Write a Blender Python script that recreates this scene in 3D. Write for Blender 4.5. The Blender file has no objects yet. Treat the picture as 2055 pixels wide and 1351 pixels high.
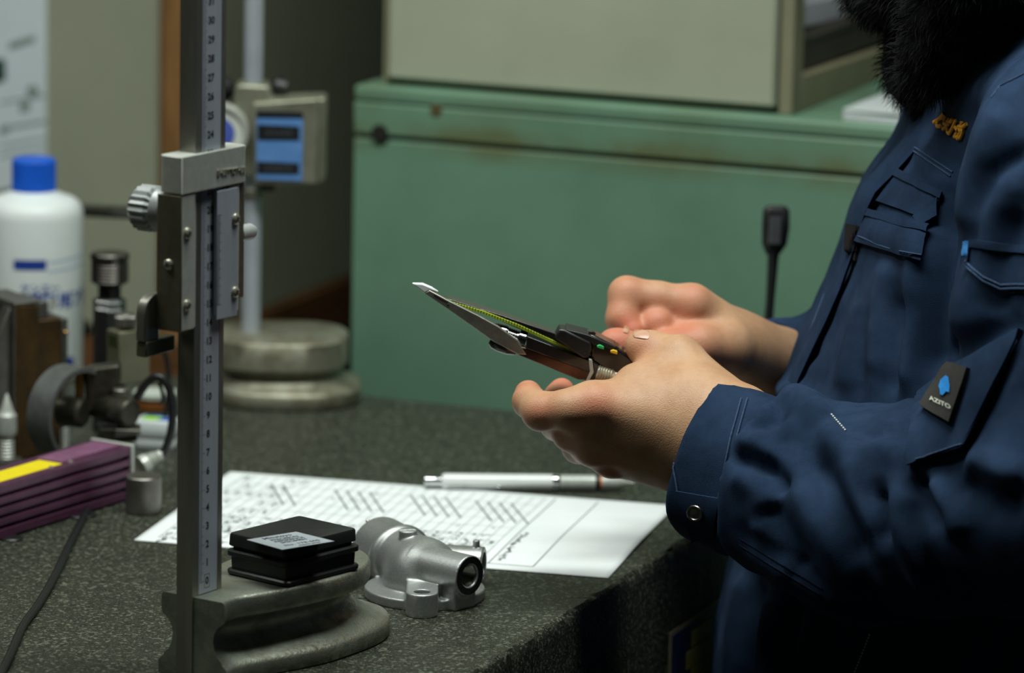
import bpy, math, random
import numpy as np
from mathutils import Vector, Matrix
from mathutils.bvhtree import BVHTree
PI = math.pi
random.seed(4); RNG = np.random.default_rng(7)
SC = bpy.context.scene; COL = SC.collection

# ------------------------------------------------------------------ camera
FPX, CAMH, TH, RO = 9095.574, 0.66716, 0.194766, 0.021254
_f = np.array([0, math.cos(TH), -math.sin(TH)]); _u = np.array([0, math.sin(TH), math.cos(TH)]); _r = np.array([1., 0, 0])
CR = math.cos(RO)*_r + math.sin(RO)*_u; CU = -math.sin(RO)*_r + math.cos(RO)*_u; CF = _f
CC = np.array([0, 0, CAMH])
cam = bpy.data.cameras.new('camera'); camo = bpy.data.objects.new('camera', cam); COL.objects.link(camo)
cam.sensor_width = 36; cam.sensor_fit = 'HORIZONTAL'; cam.lens = FPX/2055*36
camo.matrix_world = Matrix(((CR[0], CU[0], -CF[0], CC[0]), (CR[1], CU[1], -CF[1], CC[1]), (CR[2], CU[2], -CF[2], CC[2]), (0, 0, 0, 1)))
cam.clip_start = .05; cam.clip_end = 50
cam.dof.use_dof = True; cam.dof.focus_distance = 2.58; cam.dof.aperture_fstop = 6.8
SC.camera = camo
# ------------------------------------------------------------------ world, light, exposure
W = bpy.data.worlds.new('world'); SC.world = W; W.use_nodes = True
W.node_tree.nodes['Background'].inputs[0].default_value = (.62, .72, .66, 1)
W.node_tree.nodes['Background'].inputs[1].default_value = .02
def area(name, loc, target, sx, sy, power, col=(1, 1, 1)):
    l = bpy.data.lights.new(name, 'AREA'); l.shape = 'RECTANGLE'; l.size = sx; l.size_y = sy; l.energy = power; l.color = col
    o = bpy.data.objects.new(name, l); COL.objects.link(o); o.location = loc
    o.rotation_euler = (Vector(target)-Vector(loc)).to_track_quat('-Z', 'Y').to_euler(); return o
area('bench_light', (.04, 2.38, 1.55), (.04, 2.5, 0), 1.1, .3, 24, (.93, 1, .95))
area('left_fill_light', (-1.05, 2.5, 1.55), (-.5, 3.0, .1), 1.0, .2, 8, (.95, 1, .94))  # added fill lamp, brightens the cupboard side and left-facing surfaces
SC.view_settings.view_transform = 'Standard'; SC.view_settings.look = 'None'; SC.view_settings.gamma = 1
SC.view_settings.use_curve_mapping = False; SC.view_settings.exposure = 0.25

# ------------------------------------------------------------------ placing helpers (pixel of the 2055x1351 photo -> point in the room)
def ray(x, y): return CF + CR*((x-1027.5)/FPX) - CU*((y-675.5)/FPX)
def Zp(x, y, z=0.0): d = ray(x, y); return Vector(CC + d*((z-CAMH)/d[2]))
def Yp(x, y, Y): d = ray(x, y); return Vector(CC + d*(Y/d[1]))
def Np(x, y, P, n): d = ray(x, y); n = np.array(n); return Vector(CC + d*(((np.array(P)-CC)@n)/(d@n)))
def pix(V):
    d = np.asarray(V)-CC; z = d@CF
    return 1027.5+FPX*(d@CR)/z, 675.5-FPX*(d@CU)/z
E1 = Vector((.9304, -.3665, 0)); E2 = Vector((.3665, .9304, 0)); EA = math.atan2(-.3665, .9304)   # the bench's own directions

# ------------------------------------------------------------------ materials
def S(r, g, b): return tuple(((c/255)/12.92 if c/255 <= .04045 else ((c/255+.055)/1.055)**2.4) for c in (r, g, b))
def mat(name, c, rough=.5, metal=0., c2=None, scale=20., thr=(.4, .65), bump=0., bscale=300., spec=.5, coat=0., sheen=0., aniso=None, detail=5, rvar=0.):
    m = bpy.data.materials.new(name); m.use_nodes = True; nt = m.node_tree; N = nt.nodes; L = nt.links
    b = N['Principled BSDF']; b.inputs['Base Color'].default_value = (*c, 1); b.inputs['Roughness'].default_value = rough
    b.inputs['Metallic'].default_value = metal; b.inputs['Specular IOR Level'].default_value = spec
    b.inputs['Coat Weight'].default_value = coat; b.inputs['Sheen Weight'].default_value = sheen
    tc = N.new('ShaderNodeTexCoord'); mp = N.new('ShaderNodeMapping'); L.new(tc.outputs['Object'], mp.inputs[0])
    if aniso: mp.inputs['Scale'].default_value = aniso
    if c2 is not None:
        n = N.new('ShaderNodeTexNoise'); n.inputs['Scale'].default_value = scale; n.inputs['Detail'].default_value = detail
        n.inputs['Roughness'].default_value = .65
        L.new(mp.outputs[0], n.inputs['Vector'])
        r = N.new('ShaderNodeValToRGB'); r.color_ramp.elements[0].position = thr[0]; r.color_ramp.elements[1].position = thr[1]
        r.color_ramp.elements[0].color = (*c, 1); r.color_ramp.elements[1].color = (*c2, 1)
        L.new(n.outputs['Fac'], r.inputs[0]); L.new(r.outputs[0], b.inputs['Base Color'])
        if rvar:
            mr = N.new('ShaderNodeMapRange'); mr.inputs[1].default_value = thr[0]; mr.inputs[2].default_value = thr[1]
            mr.inputs[3].default_value = rough; mr.inputs[4].default_value = rough+rvar
            L.new(n.outputs['Fac'], mr.inputs[0]); L.new(mr.outputs[0], b.inputs['Roughness'])
    if bump:
        n2 = N.new('ShaderNodeTexNoise'); n2.inputs['Scale'].default_value = bscale; n2.inputs['Detail'].default_value = 4
        L.new(mp.outputs[0], n2.inputs['Vector'])
        bp = N.new('ShaderNodeBump'); bp.inputs['Strength'].default_value = bump; bp.inputs['Distance'].default_value = .001
        L.new(n2.outputs['Fac'], bp.inputs['Height']); L.new(bp.outputs[0], b.inputs['Normal'])
    return m

# ------------------------------------------------------------------ mesh pieces: (verts, faces) lists
def join(*ps):
    V, F = [], []
    for v, f in ps:
        k = len(V); V += [tuple(p) for p in v]; F += [tuple(i+k for i in q) for q in f]
    return V, F
def xf(p, M): return [tuple(M @ Vector(v)) for v in p[0]], p[1]
def rot(p, ang, axis='Z', loc=(0, 0, 0)): return xf(p, Matrix.Translation(loc) @ Matrix.Rotation(ang, 4, axis))
def box(x0, x1, y0, y1, z0, z1):
    V = [(x, y, z) for z in (z0, z1) for y in (y0, y1) for x in (x0, x1)]
    return V, [(0, 2, 3, 1), (4, 5, 7, 6), (0, 1, 5, 4), (2, 6, 7, 3), (0, 4, 6, 2), (1, 3, 7, 5)]
def loft(rings, cap0=True, cap1=True, closed=False):
    n = len(rings[0]); V = [tuple(p) for r in rings for p in r]; F = []
    m = len(rings)
    for i in range(m if closed else m-1):
        a, b = i*n, ((i+1) % m)*n
        for j in range(n):
            k = (j+1) % n; F.append((a+j, a+k, b+k, b+j))
    if not closed:
        if cap0: F.append(tuple(range(n-1, -1, -1)))
        if cap1: F.append(tuple(range((m-1)*n, m*n)))
    return V, F
def frame(a):
    a = Vector(a).normalized(); h = Vector((0, 0, 1)) if abs(a.z) < .9 else Vector((1, 0, 0))
    x = h.cross(a).normalized(); return x, a.cross(x), a
def lathe(p0, axis, prof, n=32, cap=True):
    # prof: list of (distance along axis, radius)
    x, y, a = frame(axis); p0 = Vector(p0)
    return loft([[p0+a*d+(x*math.cos(2*PI*j/n)+y*math.sin(2*PI*j/n))*r for j in range(n)] for d, r in prof], cap, cap)
def cyl(p0, p1, r0, r1=None, n=24, c=0.0):
    p0, p1 = Vector(p0), Vector(p1); L = (p1-p0).length; r1 = r0 if r1 is None else r1
    pr = [(0, r0-c), (c, r0), (L-c, r1), (L, r1-c)] if c else [(0, r0), (L, r1)]
    return lathe(p0, p1-p0, pr, n)
def knurl(p0, axis, L, r, n=40, depth=.0006, c=.001):
    x, y, a = frame(axis); p0 = Vector(p0); R = []
    for d, k in ((0, -c), (c, 0), (L-c, 0), (L, -c)):
        R.append([p0+a*d+(x*math.cos(PI*j/n)+y*math.sin(PI*j/n))*(r+k-(depth if j % 2 else 0)) for j in range(2*n)])
    return loft(R)
def smooth_path(pts, k=8):
    P = [Vector(p) for p in pts]; out = []
    for i in range(len(P)-1):
        p0 = P[i-1] if i else P[0]*2-P[1]; p1, p2 = P[i], P[i+1]; p3 = P[i+2] if i+2 < len(P) else P[-1]*2-P[-2]
        for j in range(k):
            t = j/k; out.append(.5*((2*p1)+(p2-p0)*t+(2*p0-5*p1+4*p2-p3)*t*t+(3*p1-p0-3*p2+p3)*t**3))
    return out+[P[-1]]
def tube(pts, r, n=10, k=8, sm=True):
    P = smooth_path(pts, k) if sm else [Vector(p) for p in pts]
    rs = [r]*len(P) if not hasattr(r, '__len__') else list(np.interp(np.linspace(0, 1, len(P)), np.linspace(0, 1, len(r)), r))
    x = frame(P[1]-P[0])[0]; rings = []
    for i, p in enumerate(P):
        d = (P[min(i+1, len(P)-1)]-P[max(i-1, 0)]).normalized(); x = (x-d*x.dot(d)).normalized(); y = d.cross(x)
        rings.append([p+(x*math.cos(2*PI*j/n)+y*math.sin(2*PI*j/n))*rs[i] for j in range(n)])
    return loft(rings)
def prism(poly, d):
    # poly: list of 3D points, d: extrusion vector
    d = Vector(d); a = [Vector(p) for p in poly]; return loft([a, [p+d for p in a]])
def rrect(w, h, r, k=4):
    P = []
    for cx, cy, a0 in ((w/2-r, h/2-r, 0), (-w/2+r, h/2-r, 90), (-w/2+r, -h/2+r, 180), (w/2-r, -h/2+r, 270)):
        for j in range(k+1):
            a = math.radians(a0+90*j/k); P.append((cx+r*math.cos(a), cy+r*math.sin(a)))
    return P
def rbox(w, h, r, levels, cx=0, cy=0, k=4):
    # stacked rounded rectangles: levels = [(z, inset)]
    return loft([[(cx+x, cy+y, z) for x, y in rrect(w-2*i, h-2*i, max(r-i, .0003), k)] for z, i in levels])
def ball(c, r, sx=1, sy=1, sz=1, n=20):
    prof = [(-math.cos(PI*i/12)*r, max(math.sin(PI*i/12)*r, 1e-5)) for i in range(13)]
    p = lathe((0, 0, 0), (0, 0, 1), prof, n); return [(c[0]+v[0]*sx, c[1]+v[1]*sy, c[2]+v[2]*sz) for v in p[0]], p[1]

def mk(name, p, m, parent=None, bevel=0., sharp=35, seg=2, smooth=True, world=False):
    V, F = p
    V = np.array([tuple(v) for v in V], float).reshape(-1, 3)
    off = Vector((0, 0, 0))
    if parent is None:
        off = Vector(((V[:, 0].min()+V[:, 0].max())/2, (V[:, 1].min()+V[:, 1].max())/2, V[:, 2].min()))
    elif world:
        inv = parent.matrix_world.inverted() if parent.parent is None else (parent.parent.matrix_world @ parent.matrix_basis).inverted()
        V = np.array([tuple(inv @ Vector(v)) for v in V])
    V = V-np.array(off)
    me = bpy.data.meshes.new(name); me.from_pydata(V.tolist(), [], [tuple(f) for f in F]); me.validate(); me.update()
    import bmesh
    bm = bmesh.new(); bm.from_mesh(me); bmesh.ops.recalc_face_normals(bm, faces=bm.faces); bm.to_mesh(me); bm.free()
    if smooth:
        me.polygons.foreach_set('use_smooth', [True]*len(me.polygons)); me.set_sharp_from_angle(angle=math.radians(sharp))
    for mm in (m if isinstance(m, (list, tuple)) else [m]): me.materials.append(mm)
    o = bpy.data.objects.new(name, me); COL.objects.link(o); o.location = off
    if parent is not None: o.parent = parent
    if bevel:
        b = o.modifiers.new('bevel', 'BEVEL'); b.width = bevel; b.segments = seg; b.limit_method = 'ANGLE'; b.angle_limit = math.radians(40); b.harden_normals = False
    return o
def tag(o, label=None, cat=None, group=None, kind=None):
    for k, v in (('label', label), ('category', cat), ('group', group), ('kind', kind)):
        if v: o[k] = v
    return o
def thing(name, loc, label, cat, rz=0., group=None):
    o = bpy.data.objects.new(name, None); COL.objects.link(o); o.location = loc; o.rotation_euler = (0, 0, rz); o.empty_display_size = .02
    o.matrix_world = Matrix.Translation(loc) @ Matrix.Rotation(rz, 4, 'Z'); return tag(o, label, cat, group)
def text(body, size, extrude=.0002, align='CENTER', shear=0., spacing=1., offset=0.):
    c = bpy.data.curves.new('text', 'FONT'); c.body = body; c.size = size; c.extrude = extrude; c.align_x = align; c.align_y = 'CENTER'; c.shear = shear
    c.space_character = spacing; c.resolution_u = 3; c.offset = offset
    o = bpy.data.objects.new('text', c); COL.objects.link(o)
    me = bpy.data.meshes.new_from_object(o.evaluated_get(bpy.context.evaluated_depsgraph_get()))
    V = [tuple(v.co) for v in me.vertices]; F = [tuple(p.vertices) for p in me.polygons]
    bpy.data.objects.remove(o); bpy.data.curves.remove(c); bpy.data.meshes.remove(me); return V, F
def place(p, o, x, y):
    # put a flat XY piece on a plane with origin o, axes x, y
    x, y, o = Vector(x).normalized(), Vector(y).normalized(), Vector(o); z = x.cross(y)
    return [tuple(o+x*v[0]+y*v[1]+z*v[2]) for v in p[0]], p[1]

# ------------------------------------------------------------------ implicit surfaces (smooth bodies: castings, hands, cloth)
def sd_cap(P, a, b, ra, rb):
    a, b = np.asarray(a, np.float32), np.asarray(b, np.float32); ab = b-a; pa = P-a
    t = np.clip((pa@ab)/max(float(ab@ab), 1e-12), 0, 1)
    return np.sqrt(((pa-t[..., None]*ab)**2).sum(-1))-(ra+t*(rb-ra))
def sd_cyl(P, a, b, r, rnd=0.0):
    a, b = np.asarray(a, np.float32), np.asarray(b, np.float32); L = float(np.linalg.norm(b-a)); ax = (b-a)/L
    pa = P-(a+b)/2; h = np.abs(pa@ax)-L/2+rnd; q = np.sqrt(np.maximum((pa**2).sum(-1)-(pa@ax)**2, 0))-r+rnd
    return np.minimum(np.maximum(h, q), 0)+np.sqrt(np.maximum(h, 0)**2+np.maximum(q, 0)**2)-rnd
def sd_box(P, c, X, Yv, hx, hy, hz, rnd=0.0):
    c = np.asarray(c, np.float32); X = np.asarray(X, np.float32); Yv = np.asarray(Yv, np.float32); Zv = np.cross(X, Yv); d = P-c
    q = [np.abs(d@X)-hx+rnd, np.abs(d@Yv)-hy+rnd, np.abs(d@Zv)-hz+rnd]
    return np.minimum(np.maximum(np.maximum(q[0], q[1]), q[2]), 0)+np.sqrt(sum(np.maximum(k, 0)**2 for k in q))-rnd
def sd_ell(P, c, r):
    d = P-np.asarray(c, np.float32); r = np.asarray(r, np.float32); k0 = np.sqrt(((d/r)**2).sum(-1)); k1 = np.sqrt(((d/r**2)**2).sum(-1)); return k0*(k0-1)/np.maximum(k1, 1e-9)
def smin(a, b, k):
    if k <= 0: return np.minimum(a, b)
    h = np.maximum(k-np.abs(a-b), 0)/k; return np.minimum(a, b)-h*h*k*.25
def smax(a, b, k): return -smin(-a, -b, k)
def surface(fn, lo, hi, h, relax=2):
    # naive surface nets
    lo, hi = np.array(lo, np.float32), np.array(hi, np.float32)
    n = np.ceil((hi-lo)/h).astype(int)+1
    ax = [lo[i]+h*np.arange(n[i], dtype=np.float32) for i in range(3)]
    D = np.empty(n, np.float32); step = max(1, int(400000/(n[1]*n[2])))
    for i in range(0, n[0], step):
        g = np.stack(np.meshgrid(ax[0][i:i+step], ax[1], ax[2], indexing='ij'), -1); D[i:i+step] = fn(g)
    s = D < 0
    cnt = np.zeros(n-1, np.int8); sl = lambda d, k: slice(d, k-1+d)
    for dx in (0, 1):
        for dy in (0, 1):
            for dz in (0, 1): cnt += s[sl(dx, n[0]), sl(dy, n[1]), sl(dz, n[2])]
    act = (cnt > 0) & (cnt < 8); I = np.argwhere(act); idx = np.full(n-1, -1, np.int64); idx[act] = np.arange(len(I))
    acc = np.zeros((len(I), 3), np.float64); w = np.zeros(len(I))
    cs = [(a, b, c) for a in (0, 1) for b in (0, 1) for c in (0, 1)]
    for a in cs:
        for d in range(3):
            if a[d]: continue
            b = list(a); b[d] = 1
            va = D[I[:, 0]+a[0], I[:, 1]+a[1], I[:, 2]+a[2]]; vb = D[I[:, 0]+b[0], I[:, 1]+b[1], I[:, 2]+b[2]]
            c = (va < 0) != (vb < 0); t = np.where(c, va/np.where(c, va-vb, 1), 0)
            q = np.tile(np.array(a, float), (len(I), 1)); q[:, d] += t; acc[c] += q[c]; w[c] += 1
    V = lo+h*(I+acc/w[:, None]); F = []
    for d in range(3):
        e = [1, 1, 1]; e[d] = 0; u, v = [(1, 2), (2, 0), (0, 1)][d]
        A = s[:-1, :, :] if d == 0 else s[:, :-1, :] if d == 1 else s[:, :, :-1]
        B = s[1:, :, :] if d == 0 else s[:, 1:, :] if d == 1 else s[:, :, 1:]
        Q = np.argwhere(A != B); Q = Q[(Q[:, u] > 0) & (Q[:, v] > 0) & (Q[:, u] < n[u]-1) & (Q[:, v] < n[v]-1)]
        if not len(Q): continue
        def c(du, dv): q = Q.copy(); q[:, u] -= du; q[:, v] -= dv; return idx[q[:, 0], q[:, 1], q[:, 2]]
        quad = np.stack([c(1, 1), c(0, 1), c(0, 0), c(1, 0)], 1); fl = A[Q[:, 0], Q[:, 1], Q[:, 2]]
        quad[~fl] = quad[~fl][:, ::-1]; F.append(quad)
    F = np.concatenate(F); F = F[(F >= 0).all(1)]
    for _ in range(relax): V = relaxed(V, F, .5)
    return V, F
def relaxed(V, F, k):
    a = np.zeros_like(V); c = np.zeros(len(V))
    for i in range(4):
        for j in ((i+1) % 4, (i+3) % 4): np.add.at(a, F[:, i], V[F[:, j]]); np.add.at(c, F[:, i], 1)
    return V*(1-k)+k*a/np.maximum(c, 1)[:, None]
def normals(V, F):
    n = np.cross(V[F[:, 2]]-V[F[:, 0]], V[F[:, 3]]-V[F[:, 1]]); N = np.zeros_like(V)
    for i in range(4): np.add.at(N, F[:, i], n)
    return N/np.maximum(np.linalg.norm(N, axis=1), 1e-12)[:, None]
def mesh_np(name, V, F, m, parent, sharp=None, attr=None):
    me = bpy.data.meshes.new(name); F = np.asarray(F)
    org = np.array(parent.matrix_world.translation) if parent is not None else np.zeros(3)
    me.from_pydata((V-org).tolist(), [], F.tolist()); me.update()
    me.polygons.foreach_set('use_smooth', [True]*len(me.polygons))
    if sharp: me.set_sharp_from_angle(angle=math.radians(sharp))
    if attr:
        for k, a in attr.items():
            at = me.attributes.new(k, 'FLOAT', 'POINT'); at.data.foreach_set('value', np.asarray(a, np.float32))
    me.materials.append(m); o = bpy.data.objects.new(name, me); COL.objects.link(o)
    if parent is not None: o.parent = parent
    return o
def seg_dist(px, py, pts):
    best = np.full(px.shape, 1e9); bt = np.zeros(px.shape); L = [0]
    for a, b in zip(pts, pts[1:]): L.append(L[-1]+math.dist(a, b))
    for i, (a, b) in enumerate(zip(pts, pts[1:])):
        dx, dy = b[0]-a[0], b[1]-a[1]; l2 = dx*dx+dy*dy+1e-9
        t = np.clip(((px-a[0])*dx+(py-a[1])*dy)/l2, 0, 1); d = np.hypot(px-a[0]-t*dx, py-a[1]-t*dy)
        u = (L[i]+t*(L[i+1]-L[i]))/L[-1]; m = d < best; best[m] = d[m]; bt[m] = u[m]
    return best, bt
# ================================================================== the room
FZ = -.98
def struct(name, p, m, **k): return tag(mk(name, p, m, smooth=False, **k), kind='structure')
M_floor = mat('floor_paint', S(70, 82, 72), .5, c2=S(52, 60, 54), scale=3, bump=.1)
M_wall = mat('dark_wall_paint', S(46, 58, 56), .8, c2=S(38, 46, 46), scale=2)
M_ceil = mat('ceiling_board', S(150, 155, 148), .9, c2=S(138, 142, 136), scale=4)
struct('floor', box(-3, 3, -1.6, 6, FZ-.05, FZ), M_floor)
struct('ceiling', box(-3, 3, -1.6, 6, 1.72, 1.77), M_ceil)
struct('wall_back', box(-3, 3, 6, 6.1, FZ, 1.72), M_wall)
M_wall2 = mat('pale_wall_paint', S(112, 118, 110), .8, c2=S(104, 108, 100), scale=2)
struct('wall_front', box(-3, 3, -1.7, -1.6, FZ, 1.72), M_wall2)
struct('wall_left', box(-3.1, -3, -1.6, 6, FZ, 1.72), M_wall2)
struct('wall_right', box(3, 3.1, -1.6, 6, FZ, 1.72), M_wall)

# ------------------------------------------------------------------ granite surface plate
def granite():
    m = bpy.data.materials.new('black_granite'); m.use_nodes = True; nt = m.node_tree; N = nt.nodes; L = nt.links; b = N['Principled BSDF']
    tc = N.new('ShaderNodeTexCoord')
    def noise(sc, det=3):
        n = N.new('ShaderNodeTexNoise'); n.inputs['Scale'].default_value = sc; n.inputs['Detail'].default_value = det; L.new(tc.outputs['Object'], n.inputs['Vector']); return n
    def ramp(src, p0, p1, c0, c1):
        r = N.new('ShaderNodeValToRGB'); r.color_ramp.elements[0].position = p0; r.color_ramp.elements[1].position = p1
        r.color_ramp.elements[0].color = (*c0, 1); r.color_ramp.elements[1].color = (*c1, 1); L.new(src, r.inputs[0]); return r
    a = ramp(noise(420, 2).outputs['Fac'], .56, .66, (0, 0, 0), (1, 1, 1))
    c = ramp(noise(900, 2).outputs['Fac'], .58, .68, (0, 0, 0), (1, 1, 1))
    base = ramp(noise(160, 4).outputs['Fac'], .35, .7, S(29, 31, 24), S(48, 50, 39))
    m1 = N.new('ShaderNodeMix'); m1.data_type = 'RGBA'; L.new(a.outputs[0], m1.inputs[0]); L.new(base.outputs[0], m1.inputs[6]); m1.inputs[7].default_value = (*S(96, 101, 86), 1)
    m2 = N.new('ShaderNodeMix'); m2.data_type = 'RGBA'; L.new(c.outputs[0], m2.inputs[0]); L.new(m1.outputs[2], m2.inputs[6]); m2.inputs[7].default_value = (*S(90, 94, 82), 1)
    L.new(m2.outputs[2], b.inputs['Base Color']); b.inputs['Roughness'].default_value = .48; b.inputs['Specular IOR Level'].default_value = .36
    bp = N.new('ShaderNodeBump'); bp.inputs['Strength'].default_value = .25; bp.inputs['Distance'].default_value = .0006
    L.new(noise(500, 3).outputs['Fac'], bp.inputs['Height']); L.new(bp.outputs[0], b.inputs['Normal'])
    return m
M_gran = granite()
# corner lines: right edge through pixels (960,1351) and (1440,1040); back edge through (730,792) and (1040,825)
pr0 = Zp(960, 1351); pb0 = Zp(885, 808)
XR = pr0.dot(E1); YB = pb0.dot(E2); XL = XR-1.25; YF = YB-1.45; PT = .13
def plate():
    # rings around the outline from the middle of the top, over a chipped rim, down the sides
    out = []
    for (x0, y0, x1, y1, n) in ((XL, YF, XR, YF, 60), (XR, YF, XR, YB, 420), (XR, YB, XL, YB, 90), (XL, YB, XL, YF, 40)):
        for i in range(n): out.append((x0+(x1-x0)*i/n, y0+(y1-y0)*i/n))
    n = len(out); cx, cy = (XL+XR)/2, (YF+YB)/2
    def chip(s): 
        k = RNG.random(n)**3; k = (k+np.roll(k, 1)*.6+np.roll(k, 2)*.25); return k*s
    def ring(z, ins, jit=None, zj=None):
        R = []
        for i, (x, y) in enumerate(out):
            d = ins+(jit[i] if jit is not None else 0)
            px = x-math.copysign(min(d, abs(x-cx)), x-cx) if abs(abs(x-cx)-(XR-XL)/2) < 1e-6 else x-math.copysign(d, x-cx)*(abs(x-cx)/((XR-XL)/2))
            py = y-math.copysign(min(d, abs(y-cy)), y-cy) if abs(abs(y-cy)-(YB-YF)/2) < 1e-6 else y-math.copysign(d, y-cy)*(abs(y-cy)/((YB-YF)/2))
            R.append(E1*px+E2*py+Vector((0, 0, z-(zj[i] if zj is not None else 0))))
        return R
    c1, c2, c3 = chip(.0022), chip(.0016), chip(.0022)
    return loft([ring(0, .02), ring(0, .0032, c1*.9), ring(-.0012, .0012, c2, c2*.4), ring(-.0034, .0004, c2*.5, c3*.6), ring(-.008, 0, c3*.2), ring(-PT, 0)])
sp = mk('surface_plate', plate(), M_gran, sharp=30)
tag(sp, 'large black granite surface plate with a chipped right edge under all the tools', 'surface plate')
def psub(name, p, m, par, **k):     # a part of a top-level mesh (its origin sits at par.location)
    V = [tuple(Vector(v)-par.location) for v in p[0]]; o = mk(name, (V, p[1]), m, None, **k)
    o.parent = par; return o
M_st_b = mat('sign_blue', S(40, 46, 92), .35, c2=S(34, 40, 80), scale=40)
M_st_y = mat('sign_yellow', S(176, 165, 84), .4, c2=S(160, 150, 76), scale=40)
M_st_w = mat('sign_border', S(150, 142, 116), .4, c2=S(130, 124, 100), scale=40)
# sticker on the right side of the plate
n1 = tuple(E1); q0 = Np(1341, 1271, E1*XR, n1); q1 = Np(1424, 1216, E1*XR, n1)
s0 = q0.dot(E2); s1 = q1.dot(E2)+.035; zt = q0.z; zb = zt-.085
def side(s, z, o=.0): return E1*(XR+.0004+o)+E2*s+Vector((0, 0, z))
def spanel(a, b, z0, z1, o): return prism([side(a, z0, o), side(b, z0, o), side(b, z1, o), side(a, z1, o)], E1*.0004)
stk = psub('plate_sticker', spanel(s0, s1, zb, zt, 0), M_st_w, sp, smooth=False)
w = s1-s0
lst = [spanel(s0+.05*w, s1-.05*w, zb+.003, zt-.003, .0004)]
bb = mk('blue_field', (lst[0][0], lst[0][1]), M_st_b, None, smooth=False); bb.location = bb.location-sp.location-stk.location; bb.parent = stk
for a, b, z0, z1 in ((.36, .70, .78, .90), (.28, .70, .63, .76), (.36, .70, .50, .62), (.36, .70, .36, .48), (.36, .70, .2, .34)):
    t = mk('yellow_block', spanel(s0+a*w, s0+b*w, zb+z0*.085, zb+z1*.085, .0008), M_st_y, None, smooth=False); t.location = t.location-sp.location-stk.location; t.parent = stk
# stand under the plate
M_blk = mat('black_paint', S(24, 25, 25), .6, c2=S(18, 18, 18), scale=30, bump=.1)
st = thing('plate_stand', tuple(E1*((XL+XR)/2)+E2*((YF+YB)/2)+Vector((0, 0, FZ))), 'black steel stand carrying the granite plate', 'stand', EA)
hx, hy = (XR-XL)/2-.06, (YB-YF)/2-.06; zt_ = -PT-FZ-.0005
mk('stand_frame', join(box(-hx, hx, -hy, -hy+.05, zt_-.08, zt_), box(-hx, hx, hy-.05, hy, zt_-.08, zt_), box(-hx, -hx+.05, -hy+.05, hy-.05, zt_-.08, zt_), box(hx-.05, hx, -hy+.05, hy-.05, zt_-.08, zt_)), M_blk, st, bevel=.002)
for sx in (-1, 1):
    for sy in (-1, 1): mk('leg', box(sx*(hx-.03)-.03, sx*(hx-.03)+.03, sy*(hy-.03)-.03, sy*(hy-.03)+.03, 0, zt_-.08), M_blk, st, bevel=.002)

# ------------------------------------------------------------------ green steel cabinet behind the plate
def M_green_():
    m = mat('green_enamel', S(106, 142, 119), .45, c2=S(95, 130, 108), scale=5, bump=.05, bscale=60)
    nt = m.node_tree; N = nt.nodes; L = nt.links; b = N['Principled BSDF']; src = b.inputs['Base Color'].links[0].from_socket
    tc = N.new('ShaderNodeTexCoord'); sx = N.new('ShaderNodeSeparateXYZ'); L.new(tc.outputs['Object'], sx.inputs[0])
    def mth(op, a, v=None, v2=None):
        n = N.new('ShaderNodeMath'); n.operation = op
        for i, q in enumerate((a, v, v2)):
            if q is None: continue
            if isinstance(q, (int, float)): n.inputs[i].default_value = q
            else: L.new(q, n.inputs[i])
        return n.outputs[0]
    n1 = N.new('ShaderNodeTexNoise'); n1.inputs['Scale'].default_value = 14; n1.inputs['Detail'].default_value = 5; L.new(tc.outputs['Object'], n1.inputs[0])
    n2 = N.new('ShaderNodeTexNoise'); n2.inputs['Scale'].default_value = 40; n2.inputs['Detail'].default_value = 5; L.new(tc.outputs['Object'], n2.inputs[0])
    # dirt collected on the top rail: strongest just above the seam
    z = sx.outputs['Z']
    band = mth('SUBTRACT', 1.0, mth('ABSOLUTE', mth('MULTIPLY', mth('SUBTRACT', z, ZS_G), 60.0)))
    band = mth('MAXIMUM', band, 0.0)
    rail = mth('MULTIPLY', mth('GREATER_THAN', z, ZS_G), .35)
    fac = mth('MULTIPLY', mth('ADD', band, rail), mth('MULTIPLY', mth('SUBTRACT', n1.outputs['Fac'], .32), 3.2))
    fac = mth('MINIMUM', mth('MAXIMUM', fac, 0.0), .8)
    mx = N.new('ShaderNodeMix'); mx.data_type = 'RGBA'; L.new(fac, mx.inputs[0]); L.new(src, mx.inputs[6]); mx.inputs[7].default_value = (*S(94, 96, 58), 1)
    L.new(mx.outputs[2], b.inputs['Base Color']); return m
YG = YB+.13                                   # front of the cabinet, in bench coordinates
PG = E2*YG; nG = tuple(E2)
def gp(x, y, o=0.): return Np(x, y, PG+E2*o, nG)
g_tl = gp(709, 170); g_top = g_tl.z; XG0 = g_tl.dot(E1); XG1 = XG0+1.0; DG = .62
seam = gp(1000, 296).z
gcl = E1*XG0+E2*YG+Vector((0, 0, FZ)); HG = g_top-FZ; ZS_G = seam-FZ
M_green = M_green_()
gc = thing('machine_cabinet', tuple(gcl), 'green painted steel cabinet with rusty top rail behind the granite plate', 'cabinet', EA)
mk('cabinet_body', box(.004, 1-.004, .02, DG, 0, HG-.012), M_green, gc, bevel=.004)
mk('top_rail', box(0, 1, 0, .02, ZS_G+.0012, HG-.012), M_green, gc, bevel=.002)
mk('front_panel', box(0, 1, .0015, .02, .05, ZS_G-.0012), M_green, gc, bevel=.002)
mk('cabinet_top', box(0, 1, 0, DG, HG-.012, HG), M_green, gc, bevel=.003)
M_dark = mat('dark_hole', S(16, 14, 10), .9, c2=S(28, 22, 14), scale=100)  # dark colour standing in for shade inside holes, also used on a pin
M_rust = mat('rust_spot', S(74, 62, 32), .9, c2=S(92, 84, 48), scale=200, bump=.3)
mw = gc.matrix_world.inverted()
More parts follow.
